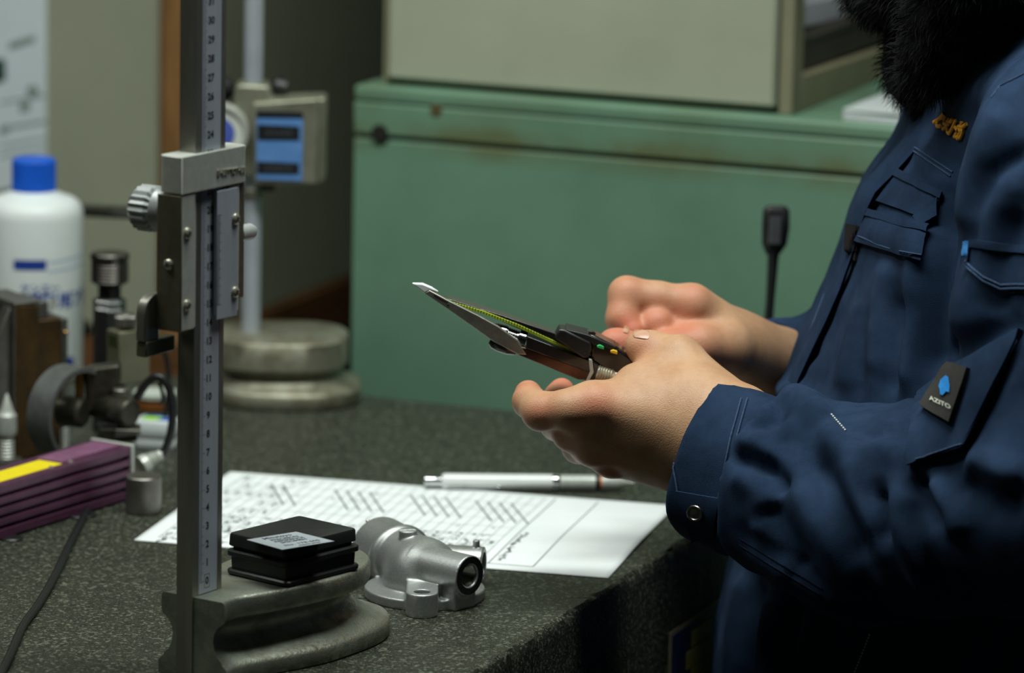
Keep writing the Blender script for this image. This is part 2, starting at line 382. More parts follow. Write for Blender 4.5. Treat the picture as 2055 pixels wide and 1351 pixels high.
h = mw @ gp(762, 268); mk('latch_hole_disc', cyl((h.x, .0008, h.z), (h.x, -.0012, h.z), .0068, n=24, c=.0006), M_dark, gc)  # raised dark plug; the shade of the hole is put into its colour
h = mw @ gp(875, 222); mk('rust_spot', cyl((h.x, .001, h.z), (h.x, -.0008, h.z), .0052, .0042, n=16), M_rust, gc)
# ------------------------------------------------------------------ cream cabinet standing on it
M_cream = mat('cream_enamel', S(164, 168, 147), .45, c2=S(153, 158, 138), scale=4, bump=.04, bscale=80)
M_creamd = mat('cream_edge', S(132, 130, 104), .5, c2=S(120, 118, 94), scale=6)
YC = YG+.012; cl = Np(767, 160, E2*YC, nG); cr = Np(1588, 215, E2*YC, nG)
M_grey = mat('grey_card', S(196, 198, 206), .7, c2=S(180, 182, 190), scale=10)
M_pap = mat('white_paper', S(196, 202, 202), .7, c2=S(184, 190, 190), scale=12)
M_trayd = mat('dark_brown_board', S(62, 58, 50), .7, c2=S(50, 46, 40), scale=12)
M_beige = mat('beige_board', S(140, 136, 108), .6, c2=S(128, 124, 98), scale=8)
cw = cr.dot(E1)-cl.dot(E1); cc = thing('cream_cabinet', tuple(E1*cl.dot(E1)+E2*YC+Vector((0, 0, g_top))), 'large cream metal cabinet with an open right side standing on the green cabinet', 'cabinet', EA)
mk('door_panel', box(.003, cw-.012, 0, .0175, .004, .745), M_cream, cc, bevel=.003)
mk('frame_stile', box(cw-.0105, cw, .002, .024, 0, .75), M_creamd, cc, bevel=.001)
mk('frame_stile', box(-.001, .0025, .004, .018, 0, .75), M_creamd, cc, bevel=.0005)
mk('side_panel', box(.0, .006, .018, .46, 0, .75), M_cream, cc, bevel=.001)
mk('back_panel', box(.006, cw, .45, .46, 0, .75), M_trayd, cc, bevel=.001)
mk('bottom_shelf', box(.006, cw-.022, .018, .45, 0, .018), M_creamd, cc, bevel=.001)
mk('side_rail', prism([(cw-.022, .024, 0), (cw-.022, .46, 0), (cw-.022, .46, .018), (cw-.022, .024, .026)], (.022, 0, 0)), M_beige, cc, bevel=.001)
mk('inner_shelf', box(.006, cw-.006, .03, .45, .045, .050), M_trayd, cc, bevel=.001)
mk('shelf_lip', box(cw-.012, cw-.007, .03, .45, .026, .045), M_trayd, cc, bevel=.0005)
mk('inner_divider', box(cw-.20, cw-.194, .03, .45, .05, .74), M_trayd, cc, bevel=.001)
def sheet(w, d, z0, sag, n=10, th=.003):
    g = [[(w*i/n, d*j/n, z0+sag*math.sin(PI*j/n*1.6)*(i/n)) for i in range(n+1)] for j in range(n+1)]
    V = [p for r in g for p in r]+[(p[0], p[1], p[2]+th) for r in g for p in r]; k = (n+1)**2; F = []
    for j in range(n):
        for i in range(n):
            a = j*(n+1)+i; F += [(a, a+n+1, a+n+2, a+1), (k+a, k+a+1, k+a+n+2, k+a+n+1)]
    for i in range(n):
        a = i; F.append((a, a+1, k+a+1, k+a)); a = n*(n+1)+i; F.append((a+1, a, k+a, k+a+1))
        a = i*(n+1); F.append((a+n+1, a, k+a, k+a+n+1)); a = i*(n+1)+n; F.append((a, a+n+1, k+a+n+1, k+a))
    return V, F
gs = mk('paper_bundle', xf(sheet(.165, .36, 0, -.004, 10, .016), cc.matrix_world @ Matrix.Translation((cw-.185, .06, .0545))), M_grey)
tag(gs, 'grey bundle of sheets on the shelf inside the open side of the cream cabinet', 'papers')
p = join(*[rot(box(0, .20, 0, .085, .0022*k, .0022*k+.002), .02*((k*7) % 3-1)) for k in range(4)])
x1 = Np(1690, 225, E2*(YG+.006), nG).dot(E1)
ws = mk('paper_stack', xf(p, Matrix.Translation(E1*x1+E2*(YG+.008)+Vector((0, 0, g_top+.0002))) @ Matrix.Rotation(EA, 4, 'Z')), M_pap, bevel=.0004)
tag(ws, 'white stack of papers on the front edge of the green cabinet', 'papers')
# ------------------------------------------------------------------ tall beige cupboard, left
M_tall = mat('beige_enamel', S(158, 161, 139), .5, c2=S(148, 151, 131), scale=3, bump=.04, bscale=60)
M_wood = mat('brown_wood_trim', S(150, 108, 66), .5, c2=S(116, 84, 46), scale=30, aniso=(6, 6, .6), bump=.1)
M_wood2 = mat('red_brown_plinth', S(112, 74, 40), .55, c2=S(84, 54, 28), scale=24, aniso=(.6, .6, 8))
ct = Yp(372, 683, 3.62); XT = ct.dot(E1); YT = ct.dot(E2); zT = ct.z
tc_ = thing('storage_cupboard', tuple(E1*XT+E2*YT+Vector((0, 0, FZ))), 'tall beige cupboard with brown wooden corner post at the left', 'cupboard', EA)
hT = 1.55-FZ; z0 = zT-FZ
mk('front_panel', box(-1.3, -.026, .0, .02, z0, hT), M_tall, tc_, bevel=.002)
mk('side_panel', box(-.02, 0, .022, .95, z0, hT), M_tall, tc_, bevel=.002)
mk('corner_post', prism([(x*.026-.013, y*.026+.011, z0) for x, y in rrect(1, 1, .3)], (0, 0, hT-z0)), M_wood, tc_)
mk('carcass', box(-1.3, -.021, .021, .95, z0, hT-.002), M_tall, tc_)
mk('plinth', box(-1.3, .006, -.006, .95, z0-.045, z0), M_wood2, tc_, bevel=.002)
mk('base_frame', box(-1.28, -.02, .03, .93, 0, z0-.045), M_blk, tc_, bevel=.002)
# notice on the cupboard front
pl = tuple(E2); PN = E2*(YT-.0008)
a = Np(-60, -120, PN, pl); b = Np(94, -120, PN, pl); c = Np(94, 366, PN, pl); d = Np(-60, 392, PN, pl)
M_note = mat('notice_paper', S(214, 224, 228), .6, c2=S(204, 214, 218), scale=6)
no = mk('notice_sheet', prism([a, b, c, d], -E2*.0006), M_note, smooth=False)
tag(no, 'white printed notice sheet stuck on the beige cupboard behind the bottle', 'notice')
M_ink = mat('green_grey_ink', S(118, 138, 128), .7, c2=S(140, 156, 148), scale=60); M_inkd = mat('dark_green_ink', S(22, 62, 48), .7, c2=S(30, 70, 56), scale=60)
def nmark(name, pts, m):
    P = [Np(x, y, E2*(YT-.0016), pl) for x, y in pts]
    V = prism(P, -E2*.0002); o = mk(name, V, m, None, smooth=False); o.location = o.location-no.location; o.parent = no
for pts in ([(18, 86), (70, 70), (70, 84), (18, 100)], [(52, 176), (72, 170), (80, 188), (58, 194)], [(40, 206), (60, 202), (60, 222), (40, 226)],
            [(0, 204), (90, 190), (90, 194), (0, 208)], [(0, 256), (92, 240), (92, 246), (0, 262)], [(0, 292), (92, 276), (92, 279), (0, 296)], [(0, 312), (92, 296), (92, 299), (0, 316)]): nmark('printed_line', pts, M_ink)
nmark('printed_emblem', [(-30, 120), (10, 118), (12, 160), (-30, 178)], M_inkd); nmark('printed_emblem', [(0, 256), (16, 250), (16, 266), (0, 270)], M_ink)
# ------------------------------------------------------------------ black lever standing on the plate, half behind the worker
lv = Yp(1556, 430, 2.99); Yl = 2.99
lvr = thing('switch_lever', (Yp(1540, 700, Yl).x, Yl, 0), 'black lever with a flattened grip in front of the green cabinet', 'lever')
M_lev = mat('black_plastic', S(26, 26, 28), .4, c2=S(32, 32, 34), scale=60); M_levg = mat('grey_plastic', S(74, 76, 78), .4, c2=S(66, 68, 70), scale=60)
def L_(x, y): return Yp(x, y, Yl)
mk('lever_shaft', tube([L_(1533, 800), L_(1538, 700), L_(1546, 600), L_(1553, 500)], [.0035, .0034, .003, .004], n=14), M_lev, lvr, world=True)
hw = .0092
ctr = [(1551, 510, .5), (1554, 490, .9), (1557, 455, 1), (1558, 422, .95), (1558, 414, .7)]
mk('grip', loft([[L_(x, y)+Vector((hw*s*u, .8*hw*s*v, 0)) for u, v in rrect(2, 1.6, .5)] for x, y, s in ctr]), M_lev, lvr, world=True)
mk('grip_insert', loft([[L_(x-2, y)+Vector(((.0042)*u, -.0078+.0014*v, 0)) for u, v in rrect(2, 1.6, .5)] for x, y, s in ((1555, 485, 1), (1558, 432, 1))]), M_levg, lvr, world=True)
bl = pix((lvr.location.x, Yl, 0)); mk('lever_base', join(box(-.02, .02, -.022, .022, 0, .03), cyl((0, 0, .03), L_(1533, 800)-lvr.location, .006, .004)), M_lev, lvr, bevel=.002)
# ================================================================== near height gauge
M_steel = mat('brushed_steel', S(150, 148, 138), .38, .7, c2=S(128, 126, 116), scale=60, aniso=(1, 1, .15), bump=.06, bscale=300)
M_steeld = mat('dull_steel', S(128, 124, 104), .5, .7, c2=S(104, 100, 84), scale=30, bump=.08, bscale=500)
M_chrome = mat('chrome', S(205, 206, 206), .14, 1., c2=S(190, 192, 192), scale=30)
M_satin = mat('satin_chrome', S(192, 195, 187), .42, .3, c2=S(180, 183, 175), scale=200)
M_scale = mat('satin_scale', S(178, 184, 194), .5, .2, c2=S(166, 172, 184), scale=40, aniso=(1, 1, .3))
M_print = mat('black_print', S(24, 26, 30), .6, c2=S(34, 34, 38), scale=300)
M_cast = mat('worn_cast_iron', S(120, 118, 102), .42, .85, c2=S(98, 96, 80), scale=40, bump=.35, bscale=900)
M_bolt = mat('nickel_screw', S(206, 202, 184), .28, .6, c2=S(170, 164, 142), scale=200)
def worn_iron():
    m = mat('worn_iron_base', S(168, 173, 162), .40, .4, c2=S(134, 138, 124), scale=55, thr=(.42, .62), bump=.3, bscale=1100, rvar=.15)
    nt = m.node_tree; N = nt.nodes; L = nt.links; b = N['Principled BSDF']; src = b.inputs['Base Color'].links[0].from_socket
    g = N.new('ShaderNodeNewGeometry'); n = N.new('ShaderNodeTexNoise'); n.inputs['Scale'].default_value = 420; n.inputs['Detail'].default_value = 4
    tc = N.new('ShaderNodeTexCoord'); L.new(tc.outputs['Object'], n.inputs[0])
    at = N.new('ShaderNodeAttribute'); at.attribute_name = 'rust'
    mu = N.new('ShaderNodeMath'); mu.operation = 'MULTIPLY'; L.new(at.outputs['Fac'], mu.inputs[0])
    r = N.new('ShaderNodeValToRGB'); r.color_ramp.elements[0].position = .44; r.color_ramp.elements[1].position = .62; L.new(n.outputs['Fac'], r.inputs[0]); L.new(r.outputs[0], mu.inputs[1])
    mx = N.new('ShaderNodeMix'); mx.data_type = 'RGBA'; L.new(mu.outputs[0], mx.inputs[0]); L.new(src, mx.inputs[6]); mx.inputs[7].default_value = (*S(104, 88, 56), 1)
    L.new(mx.outputs[2], b.inputs['Base Color'])
    mm = N.new('ShaderNodeMath'); mm.operation = 'MULTIPLY_ADD'; L.new(mu.outputs[0], mm.inputs[0]); mm.inputs[1].default_value = -.7; mm.inputs[2].default_value = .9
    L.new(mm.outputs[0], b.inputs['Metallic']); return m
M_iron = worn_iron()
O = Zp(416, 1189.5, .047); AG = math.radians(57)
M_knob = mat('grey_knob', S(176, 180, 178), .45, .3, c2=S(160, 164, 162), scale=80)
hg = thing('height_gauge', (O.x, O.y, 0), 'tall steel vernier height gauge in the foreground with a worn cast iron base', 'height gauge', AG)
def L2(pts): # symmetric closed outline, front half given from a=-.018 round to the nose
    P = smooth_path([(a, -b, 0) for a, b in pts], 6); P = [(p.x, p.y) for p in P]
    return P+[(x, -y) for x, y in reversed(P[:-1])]
top = L2([(-.0128, .0216), (-.0065, .0195), (.004, .0195), (.016, .024), (.03, .0285), (.0455, .0325), (.064, .0358), (.0816, .037), (.1, .0345), (.1146, .0285), (.126, .0195), (.1325, .010), (.134, 0)])
bot = L2([(-.0128, .0235), (-.0065, .0225), (.002, .0225), (.016, .0255), (.028, .0295), (.0403, .0335), (.056, .0375), (.0707, .0392), (.1, .039), (.1219, .0352), (.140, .025), (.152, .0121), (.1562, 0)])
nb = len(top)
def bring(z, s, k, e=0.):
    R = []
    for (tx, ty), (bx, by) in zip(top, bot):
        x, y = tx+(bx-tx)*s, ty+(by-ty)*s
        r = max(min((x+.0128)/.02, 1), 0); cx = min(x, .085); dx, dy = x-cx, y; L = math.hypot(dx, dy) or 1
        q = (k*(.5+.5*r)+e)/L; x -= dx*q; y -= dy*q
        R.append((x, y, z))
    return R
levels = [(0, 1, 0, .0012), (.0014, 1, 0, 0), (.0075, 1, 0, 0), (.0098, 1, 0, .0012), (.0112, 1, .0026, .002), (.0128, .95, .0075, 0), (.0152, .8, .0125, 0), (.0190, .6, .0160, 0), (.0240, .4, .0172, 0), (.0285, .2, .0150, 0),
          (.0318, .08, .0105, 0), (.0338, .02, .0055, 0), (.0352, 0, .0012, 0), (.0375, 0, 0, 0), (.0448, 0, 0, 0), (.0462, 0, .0, .0007), (.047, 0, 0, .0018)]
bs = loft([bring(*l) for l in levels])
ob = mk('gauge_base', bs, M_iron, hg, sharp=50)
ru = []
for v in ob.data.vertices:
    x, y, z = v.co; edge = max(0, 1-abs(z-.0095)/.004, 1-abs(z-.0455)/.004, (.6 if z < .008 else 0)); ru.append(min(1, edge*min(max((x+.0)/.05, .25), 1)))
at = ob.data.attributes.new('rust', 'FLOAT', 'POINT'); at.data.foreach_set('value', ru)
# beam set in a slot of the base, scale let into its front
bx0, bx1, bt = -.0136, .0128, .0108
mk('beam', prism([(bx0, 0, -.0), (bx0+.0045, -.0008, 0), (bx0+.0050, 0.0002, 0), (bx1-.0052, .0002, 0), (bx1-.0048, -.0008, 0), (bx1-.001, -.0008, 0), (bx1, 0, 0), (bx1, bt, 0), (bx0, bt, 0)], (0, 0, .385)), M_steel, hg, sharp=20)
z0s = .0541; cmz = .01025
scl = mk('scale_panel', box(bx0+.0050, bx1-.0044, -.0006, .0003, .0475, .383), M_scale, hg, smooth=False)
tk = []
for i in range(0, 316):
    z = z0s+i*cmz/10; L = .0042 if i % 10 == 0 else .0033 if i % 5 == 0 else .0022
    tk.append(box(bx0+.0056, bx0+.0056+L, -.00066, -.0006, z-.00007, z+.00007))
mk('graduation_lines', join(*tk), M_print, scl, smooth=False)
nm = []
for i in range(0, 32): nm.append(place(text(str(i), .0056, .00003, 'CENTER', offset=.00016), (-.0012, -.00066, z0s+i*cmz), (1, 0, 0), (0, 0, 1)))
nm.append(place(text('0', .0050, .00003), (-.0012, -.00066, z0s), (1, 0, 0), (0, 0, 1)))
mk('scale_numbers', join(*nm), M_print, scl, smooth=False)
zr = join(box(-.0036, .0012, -.00066, -.0006, z0s+.0036, z0s+.0038), box(-.0036, .0012, -.00066, -.0006, z0s-.0038, z0s-.0036), box(-.0036, -.0034, -.00066, -.0006, z0s-.0038, z0s+.0038), box(.0010, .0012, -.00066, -.0006, z0s-.0038, z0s+.0038))
mk('zero_frame', zr, M_print, scl, smooth=False)
def zpx(y): return z0s+cmz*np.interp(y, [44, 82, 120.3, 158.5, 198, 235.6, 274.5, 426.2, 499.7, 574.7, 649, 723.2, 797.1, 871, 947, 1017.6, 1091.7, 1163.3], [30, 29, 28, 27, 26, 25, 24, 20, 18, 16, 14, 12, 10, 8, 6, 4, 2, 0])
# upper carriage: a hollow box round the beam
cx0, cx1, cy0, cy1 = -.0308, .0285, -.0042, .0122
def shell(x0, x1, y0, y1, z0, z1):
    return join(box(x0, x1, y0, bx0*0-.0011, z0, z1), box(x0, bx0-.0004, -.0011, bt+.0004, z0, z1), box(bx1+.0004, x1, -.0011, bt+.0004, z0, z1), box(x0, x1, bt+.0004, y1, z0, z1))
uz0, uz1 = zpx(380), zpx(306)
def ring_prism(out, inn, z0, z1):
    n = len(out); V = [(x, y, z0) for x, y in out]+[(x, y, z1) for x, y in out]+[(x, y, z0) for x, y in inn]+[(x, y, z1) for x, y in inn]; F = []
    for i in range(n):
        k = (i+1) % n; F += [(i, k, n+k, n+i), (2*n+k, 2*n+i, 3*n+i, 3*n+k), (n+i, n+k, 3*n+k, 3*n+i), (k, i, 2*n+i, 2*n+k)]
    return V, F
out = [((cx0+cx1)/2+x, (cy0+cy1)/2+y) for x, y in rrect(cx1-cx0, cy1-cy0, .0045)]
n4 = len(out)//4; inn = [(bx1+.0005, bt+.0006)]*n4+[(bx0-.0005, bt+.0006)]*n4+[(bx0-.0005, -.0012)]*n4+[(bx1+.0005, -.0012)]*n4
out2 = [(cx0 if (x < (cx0+cx1)/2 and y < 0) else x, cy0 if (x < (cx0+cx1)/2 and y < 0) else y) for x, y in out]
uc = mk('upper_carriage', ring_prism(out2, inn, uz0, uz1), M_satin, hg, bevel=.0009, sharp=40)
# raised lettering on the front face: letter-like cast strokes, unreadable in the photo
rl = []; x = .0008
for i, ch in enumerate('EHEBTTOTHEE'):
    g = text(ch, .0044, .0004); rl.append(place(g, (x, cy0-.0003, uz0+.0078-.0001*i), (1, 0, 0), (0, 0, 1))); x += .00235
mk('raised_lettering', join(*rl), M_bolt, uc, smooth=False)
# lower carriage
lz0, lz1 = zpx(650), zpx(384)
lc = mk('lower_carriage', join(box(cx0+.001, -.0184, cy0+.0006, cy1, lz0, lz1), box(-.0184, bx0-.0004, -.0012, cy1, lz0, lz1), box(bx0-.0004, bx1+.0004, bt+.0006, cy1, lz0, lz1), box(bx1+.0004, .0222, cy0+.0012, cy1, lz0+.004, lz1)), M_satin, hg, bevel=.0007, sharp=40)
mk('side_cheek', box(.0226, .0286, -.0015, cy1-.002, lz0+.01, lz1+.001), M_steeld, lc, bevel=.0006)
mk('side_plate', box(cx0+.0002, cx0+.001, cy0+.0004, cy1+.0002, lz0-.0005, lz1), M_steeld, lc, bevel=.0003)
mk('vernier_plate', box(.0010, .0196, cy0+.0002, cy0+.0010, lz0+.0018, lz1-.001), M_scale, lc, bevel=.0002)
mk('vernier_bar', box(.0014, bx1+.001, cy0+.0010, -.0014, lz0+.004, lz1-.001), M_scale, lc, bevel=.0002)
vt = [box(.0012, .0012+(.0034 if i % 5 == 0 else .0022), cy0+.0001, cy0+.0002, lz0+.010+i*.00098, lz0+.01012+i*.00098) for i in range(51)]
mk('vernier_lines', join(*vt), M_print, lc, smooth=False)
def screw(name, par, p, ax, r=.0031, m=None):
    ax = Vector(ax); o = mk(name, lathe(p, ax, [(0, r), (.0006, r), (.0014, r*.8), (.0018, r*.42)], 20), m or M_bolt, par)
    x, y, a = frame(ax); c = Vector(p)+a*.0017
    mk('screw_slot', join(*[xf(box(-r*.5, r*.5, -r*.12, r*.12, 0, .0002), Matrix.Translation(c) @ Matrix((( *x, 0), (*y, 0), (*a, 0), (0, 0, 0, 1))).transposed().to_3x3().to_4x4() @ Matrix.Rotation(k, 4, 'Z')) for k in (.4, .4+PI/2)]), M_print, o, smooth=False)
for (sx, py) in ((-.0252, 468), (-.0252, 610), (.0172, 460), (.0172, 606)): screw('screw', hg, (sx, cy0+(.0006 if sx < 0 else .0002), zpx(py-10)), (0, -1, 0))
screw('side_screw', hg, (cx0+.0002, .0045, zpx(520)), (-1, 0, 0), .0030)
# locking stud on the right, ribbed knob on the left, scriber clamp behind
mk('locking_stud', lathe((.0286, .006, zpx(492)), (1, -.0, 0), [(0, .003), (.004, .003), (.0044, .0046), (.0155, .0046), (.018, .0034), (.0184, .001)], 24), M_knob, hg)
mk('ribbed_knob', join(cyl((-.0195, cy1+.0012, zpx(424)), (-.0195, cy1+.006, zpx(424)), .0105, .0122, 32), knurl((-.0195, cy1+.006, zpx(424)), (0, 1, 0), .0165, .0127, 20, .0010, .0036)), M_knob, hg, sharp=25)
mk('knob_spindle', cyl((-.0195, cy1-.002, zpx(424)), (-.0195, cy1+.002, zpx(424)), .006, n=20), M_steeld, hg)
sc_ = [(-.028, zpx(672)), (-.028, zpx(582))]+[(-.028-.0125*math.sin(a), zpx(618)+.0105*math.cos(a)) for a in (0, .3, .6, .9, 1.2, 1.57)]+[(-.0405, zpx(672))]
mk('scriber_clamp', prism([(x, .0127, z) for x, z in sc_], (0, .006, 0)), M_steel, hg, bevel=.0008)
mk('scriber_arm', box(-.0395, -.0138, .0125, .0195, zpx(704), zpx(672)), M_steeld, hg, bevel=.001)

# ------------------------------------------------------------------ black specimen box on the base
M_bx = mat('black_abs', S(30, 31, 32), .38, c2=S(25, 26, 27), scale=200, bump=.05, bscale=1500)
M_lab = mat('silver_label', S(176, 184, 190), .45, .2, c2=S(168, 176, 182), scale=100)
bc = (Zp(458, 1150, .047)+Zp(718, 1145, .047))/2; ed = Zp(718, 1145, .047)-Zp(565, 1185, .047); ba = math.atan2(ed.y, ed.x)
wl = (Zp(718, 1145, .047)-Zp(565, 1185, .047)).length; wd = (Zp(458, 1150, .047)-Zp(565, 1185, .047)).length
wl_, wd_ = wl*.98, wd*.98
sb = thing('specimen_box', (bc.x, bc.y, .0471), 'black plastic specimen box with silver label on the height gauge base', 'box', ba)
mk('box_tray', rbox(wl_, wd_, .004, [(0, .0012), (.0008, .0002), (.0026, 0), (.0034, .0008), (.0036, .0024), (.0105, .0020), (.0106, .0008), (.0112, 0.0), (.0136, 0.0), (.0143, .0010)]), M_bx, sb)
mk('box_lid', rbox(wl_, wd_, .0045, [(.0143, .0034), (.0160, .0034), (.0161, .0018), (.0166, .0010), (.0222, .0014), (.0232, .0020), (.0236, .0034)], .0005, .001), M_bx, sb)
# label: corners in the photo
Tz = .047+.0237
q = [Zp(x, y, Tz) for x, y in ((495, 1084), (594, 1068), (671, 1087), (566, 1104))]
mi = sb.matrix_world.inverted(); lq = [mi @ p for p in q]
lb = mk('box_label', prism([(p.x, p.y, .02362) for p in lq], (0, 0, .0002)), M_lab, sb, smooth=False)
ex = (lq[1]-lq[0]); ey = (lq[0]-lq[3]); cl_ = sum(lq, Vector())/4
def lt(body, s, u, v, al='CENTER', sp=1.):
    o = cl_+ex*u+ey*v; o.z = .02384; mk('label_text', place(text(body, s, .00003, al, spacing=sp, offset=.0001), o, (ex.x, ex.y, 0), (-ex.y, ex.x, 0)), M_print, lb, smooth=False)
lw = ex.length; lh = ey.length
lt('Mitutoyo', lw*.155, .0, .36); lt('PRECISION', lw*.115, .03, .19); lt('REFERENCE', lw*.115, .03, .06); lt('SPECIMEN', lw*.115, .03, -.07); lt('No. 178-605', lw*.125, .05, -.28, sp=1.1); lt('MADE IN JAPAN', lw*.06, .1, -.42)

# ------------------------------------------------------------------ aluminium casting
M_alu = mat('blasted_aluminium', S(182, 184, 182), .42, .8, c2=S(168, 170, 168), scale=600, bump=.18, bscale=2200)
M_alum = mat('machined_aluminium', S(206, 206, 202), .18, 1., c2=S(190, 190, 186), scale=100)
CX = Zp(852, 1197, 0); ex_ = Vector((.80, -.60, 0)); nk = Vector((-.45, .893, 0))
dz = .0105+.0  # barrel axis height
dome = Yp(850, 1148, CX.y+.002)
rd = .0212
def cast(P):
    c = np.array(CX)
    dm = np.array(dome)
    d = sd_ell(P, dm+np.array([0, 0, -.003]), (rd, rd, rd*1.02))
    barrel = sd_cyl(P, (dm[0], dm[1], .002), (dm[0], dm[1], dm[2]-.002), rd-.0005, .003)
    d = smin(d, barrel, .006)
    n = np.array(nk); a0 = dm+np.array([0, 0, -.0005])
    d = smin(d, sd_cap(P, a0, a0+n*.034+[0, 0, .003], .0190, .0172), .008)
    neck = sd_cyl(P, a0+n*.030+[0, 0, .0012], a0+n*.062+[0, 0, .0012], .0192, .002)
    d = smin(d, neck, .0025)
    d = smin(d, sd_cyl(P, a0+n*.0285+[0, 0, .0012], a0+n*.035+[0, 0, .0012], .0206, .003), .0022)
    foot = sd_box(P, (*(CX+nk*.034).xy, .008), nk, Vector((-nk.y, nk.x, 0)), .028, .011, .008, .001)
    d = smin(d, foot, .006)
    fl = sd_cyl(P, (c[0], c[1], 0), (c[0], c[1], .0062), .0355, .001)
    d = smin(d, fl, .0025)
    ear = sd_cyl(P, (ear_c.x, ear_c.y, 0), (ear_c.x, ear_c.y, .0142), .0094, .0008)
    ew = sd_box(P, ((ear_c.x+dm[0])/2, (ear_c.y+dm[1])/2, .0071), ear_d, Vector((-ear_d.y, ear_d.x, 0)), (dm[0]-ear_c.x)*ear_d.x/2+(dm[1]-ear_c.y)*ear_d.y/2, .0094, .0071, .0008)
    d = smin(d, np.minimum(ear, ew), .0022)
    p0 = np.array(port_c); d = smin(d, sd_cyl(P, p0-np.array(port_d)*.040, p0, .0120, .0005), .0018)
    web = sd_box(P, (*(Vector(port_c)-port_d*.018).xy, port_c[2]/2), port_d, Vector((-port_d.y, port_d.x, 0)), .0150, .0090, port_c[2]/2, .0006)
    d = smin(d, web, .002)
    r0 = np.array(rear_c); d = smin(d, sd_cyl(P, r0-np.array(rear_d)*.045, r0, .0108, .0005), .003)
    d = smin(d, sd_cyl(P, boss_c, boss_c+[0, 0, .0054], .0056, .0004), .0012)
    d = smin(d, sd_cyl(P, nub_c, nub_c+[0, 0, .004], .0021, .0003), .001)
    for i in range(4): d = smin(d, sd_ell(P, let_c+n*(.0035*i), (.0012, .0012, .0016)), .0006)
    # bores
    d = smax(d, -sd_cyl(P, p0-np.array(port_d)*.02, p0+np.array(port_d)*.002, .0066), .0008)
    d = smax(d, -sd_cyl(P, (ear_c.x, ear_c.y, .003), (ear_c.x, ear_c.y, .02), .0048), .0004)
    d = smax(d, -sd_cyl(P, r0-np.array(rear_d)*.02, r0+np.array(rear_d)*.002, .0072), .0005)
    d = smax(d, -sd_cyl(P, a0+n*.045+[0, 0, .001], a0+n*.07+[0, 0, .001], .0150), .0005)
    slot = sd_box(P, boss_c+np.array([0, 0, .0054]), Vector((.97, .24, 0)), Vector((-.24, .97, 0)), .0056, .0007, .0008)
    d = smax(d, -slot, .0002)
    return smax(d, -P[..., 2], 0)
port_d = Vector((.75, -.66, 0)).normalized(); port_c = tuple(Yp(943, 1156, CX.y-.030))
rear_d = Vector((.985, -.17, 0)); rear_c = tuple(Yp(971, 1134, CX.y+.022))
ear_c = Zp(847, 1187, .0142); ear_d = Vector((dome.x-ear_c.x, dome.y-ear_c.y, 0)).normalized()
boss_c = np.array(Yp(819, 1081, CX.y+.012)); nub_c = np.array(Yp(956, 1097, CX.y+.022)); let_c = np.array(Yp(752, 1049, CX.y+.046))-np.array([0, 0, .0016])
V, F = surface(cast, (CX.x-.062, CX.y-.066, -.003), (CX.x+.058, CX.y+.085, .052), .00065, 1)
al = thing('cast_housing', (CX.x, CX.y, 0), 'grey aluminium cast pipe housing with threaded port standing beside the black box', 'casting')
mesh_np('housing_body', V, F, M_alu, al, 60)
pc, pd = Vector(port_c), port_d
th = [lathe(pc+pd*.0002, pd, [(-.0002, .0113), (0, .0113), (0, .0074), (-.0002, .0074)], 40, False)]
mk('port_face', join(*th), mat('port_rim', S(70, 72, 72), .4, .9, c2=S(58, 60, 60), scale=300), al, world=True)
pf = [(-.0004, .0070)]
for i in range(14): pf += [(-.002-.0012*i, .0064), (-.0026-.0012*i, .0058)]
pf.append((-.0195, .0001)); mk('threaded_bore', lathe(pc, pd, pf, 40, False), M_alum, al, world=True, sharp=10)

# ------------------------------------------------------------------ printed form
pFL, pFR, pNL = Zp(462, 948), Zp(1356, 1016), Zp(272, 1086)
ru_ = (pFR-pFL).normalized(); PA = math.atan2(ru_.y, ru_.x); rv_ = Vector((ru_.y, -ru_.x, 0)); PW, PH = (pFR-pFL).length, (pNL-pFL).length
def psurf(s, t, o=0.):
    # sheet coordinates (m) -> point; the free near right corner lies just past the plate edge and sags a little
    p = pFL+ru_*s+rv_*t; over = p.dot(E1)-(XR-.012)
    z = .0004+o-(max(over, 0)**1.6)*.10
    z += .0012*math.exp(-((s/PW-.93)**2+(t/PH-.55)**2)*14)
    return (p.x, p.y, z)
def sheetgrid(nx, ny, o, th):
    g = [[psurf(PW*i/nx, PH*j/ny, o) for i in range(nx+1)] for j in range(ny+1)]; k = (nx+1)*(ny+1)
    V = [p for r in g for p in r]; V += [(p[0], p[1], p[2]-th) for p in V]; F = []
    for j in range(ny):
        for i in range(nx):
            a = j*(nx+1)+i; F += [(a, a+nx+1, a+nx+2, a+1), (k+a, k+a+1, k+a+nx+2, k+a+nx+1)]
    for i in range(nx):
        a = i; F.append((a, a+1, k+a+1, k+a)); a = ny*(nx+1)+i; F.append((a+1, a, k+a, k+a+1))
    for j in range(ny):
        a = j*(nx+1); F.append((a+nx+1, a, k+a, k+a+nx+1)); a += nx; F.append((a, a+nx+1, k+a+nx+1, k+a))
    return V, F
M_form = mat('form_paper', S(236, 240, 240), .75, c2=S(230, 235, 235), scale=20)
fm = tag(mk('inspection_form', sheetgrid(60, 44, .0002, .0003), M_form, sharp=180), 'white printed inspection form with a ruled table lying under the height gauge', 'paper sheet')
def quad_strip(s0, t0, s1, t1, w, n=8, o=.00035):
    d = Vector((s1-s0, t1-t0, 0)); q = Vector((-d.y, d.x, 0)).normalized()*w/2; V = []; F = []
    for i in range(n+1):
        f = i/n; s, t = s0+d.x*f, t0+d.y*f; V += [psurf(s+q.x, t+q.y, o), psurf(s-q.x, t-q.y, o)]
    for i in range(n): F.append((2*i, 2*i+1, 2*i+3, 2*i+2))
    return V, F
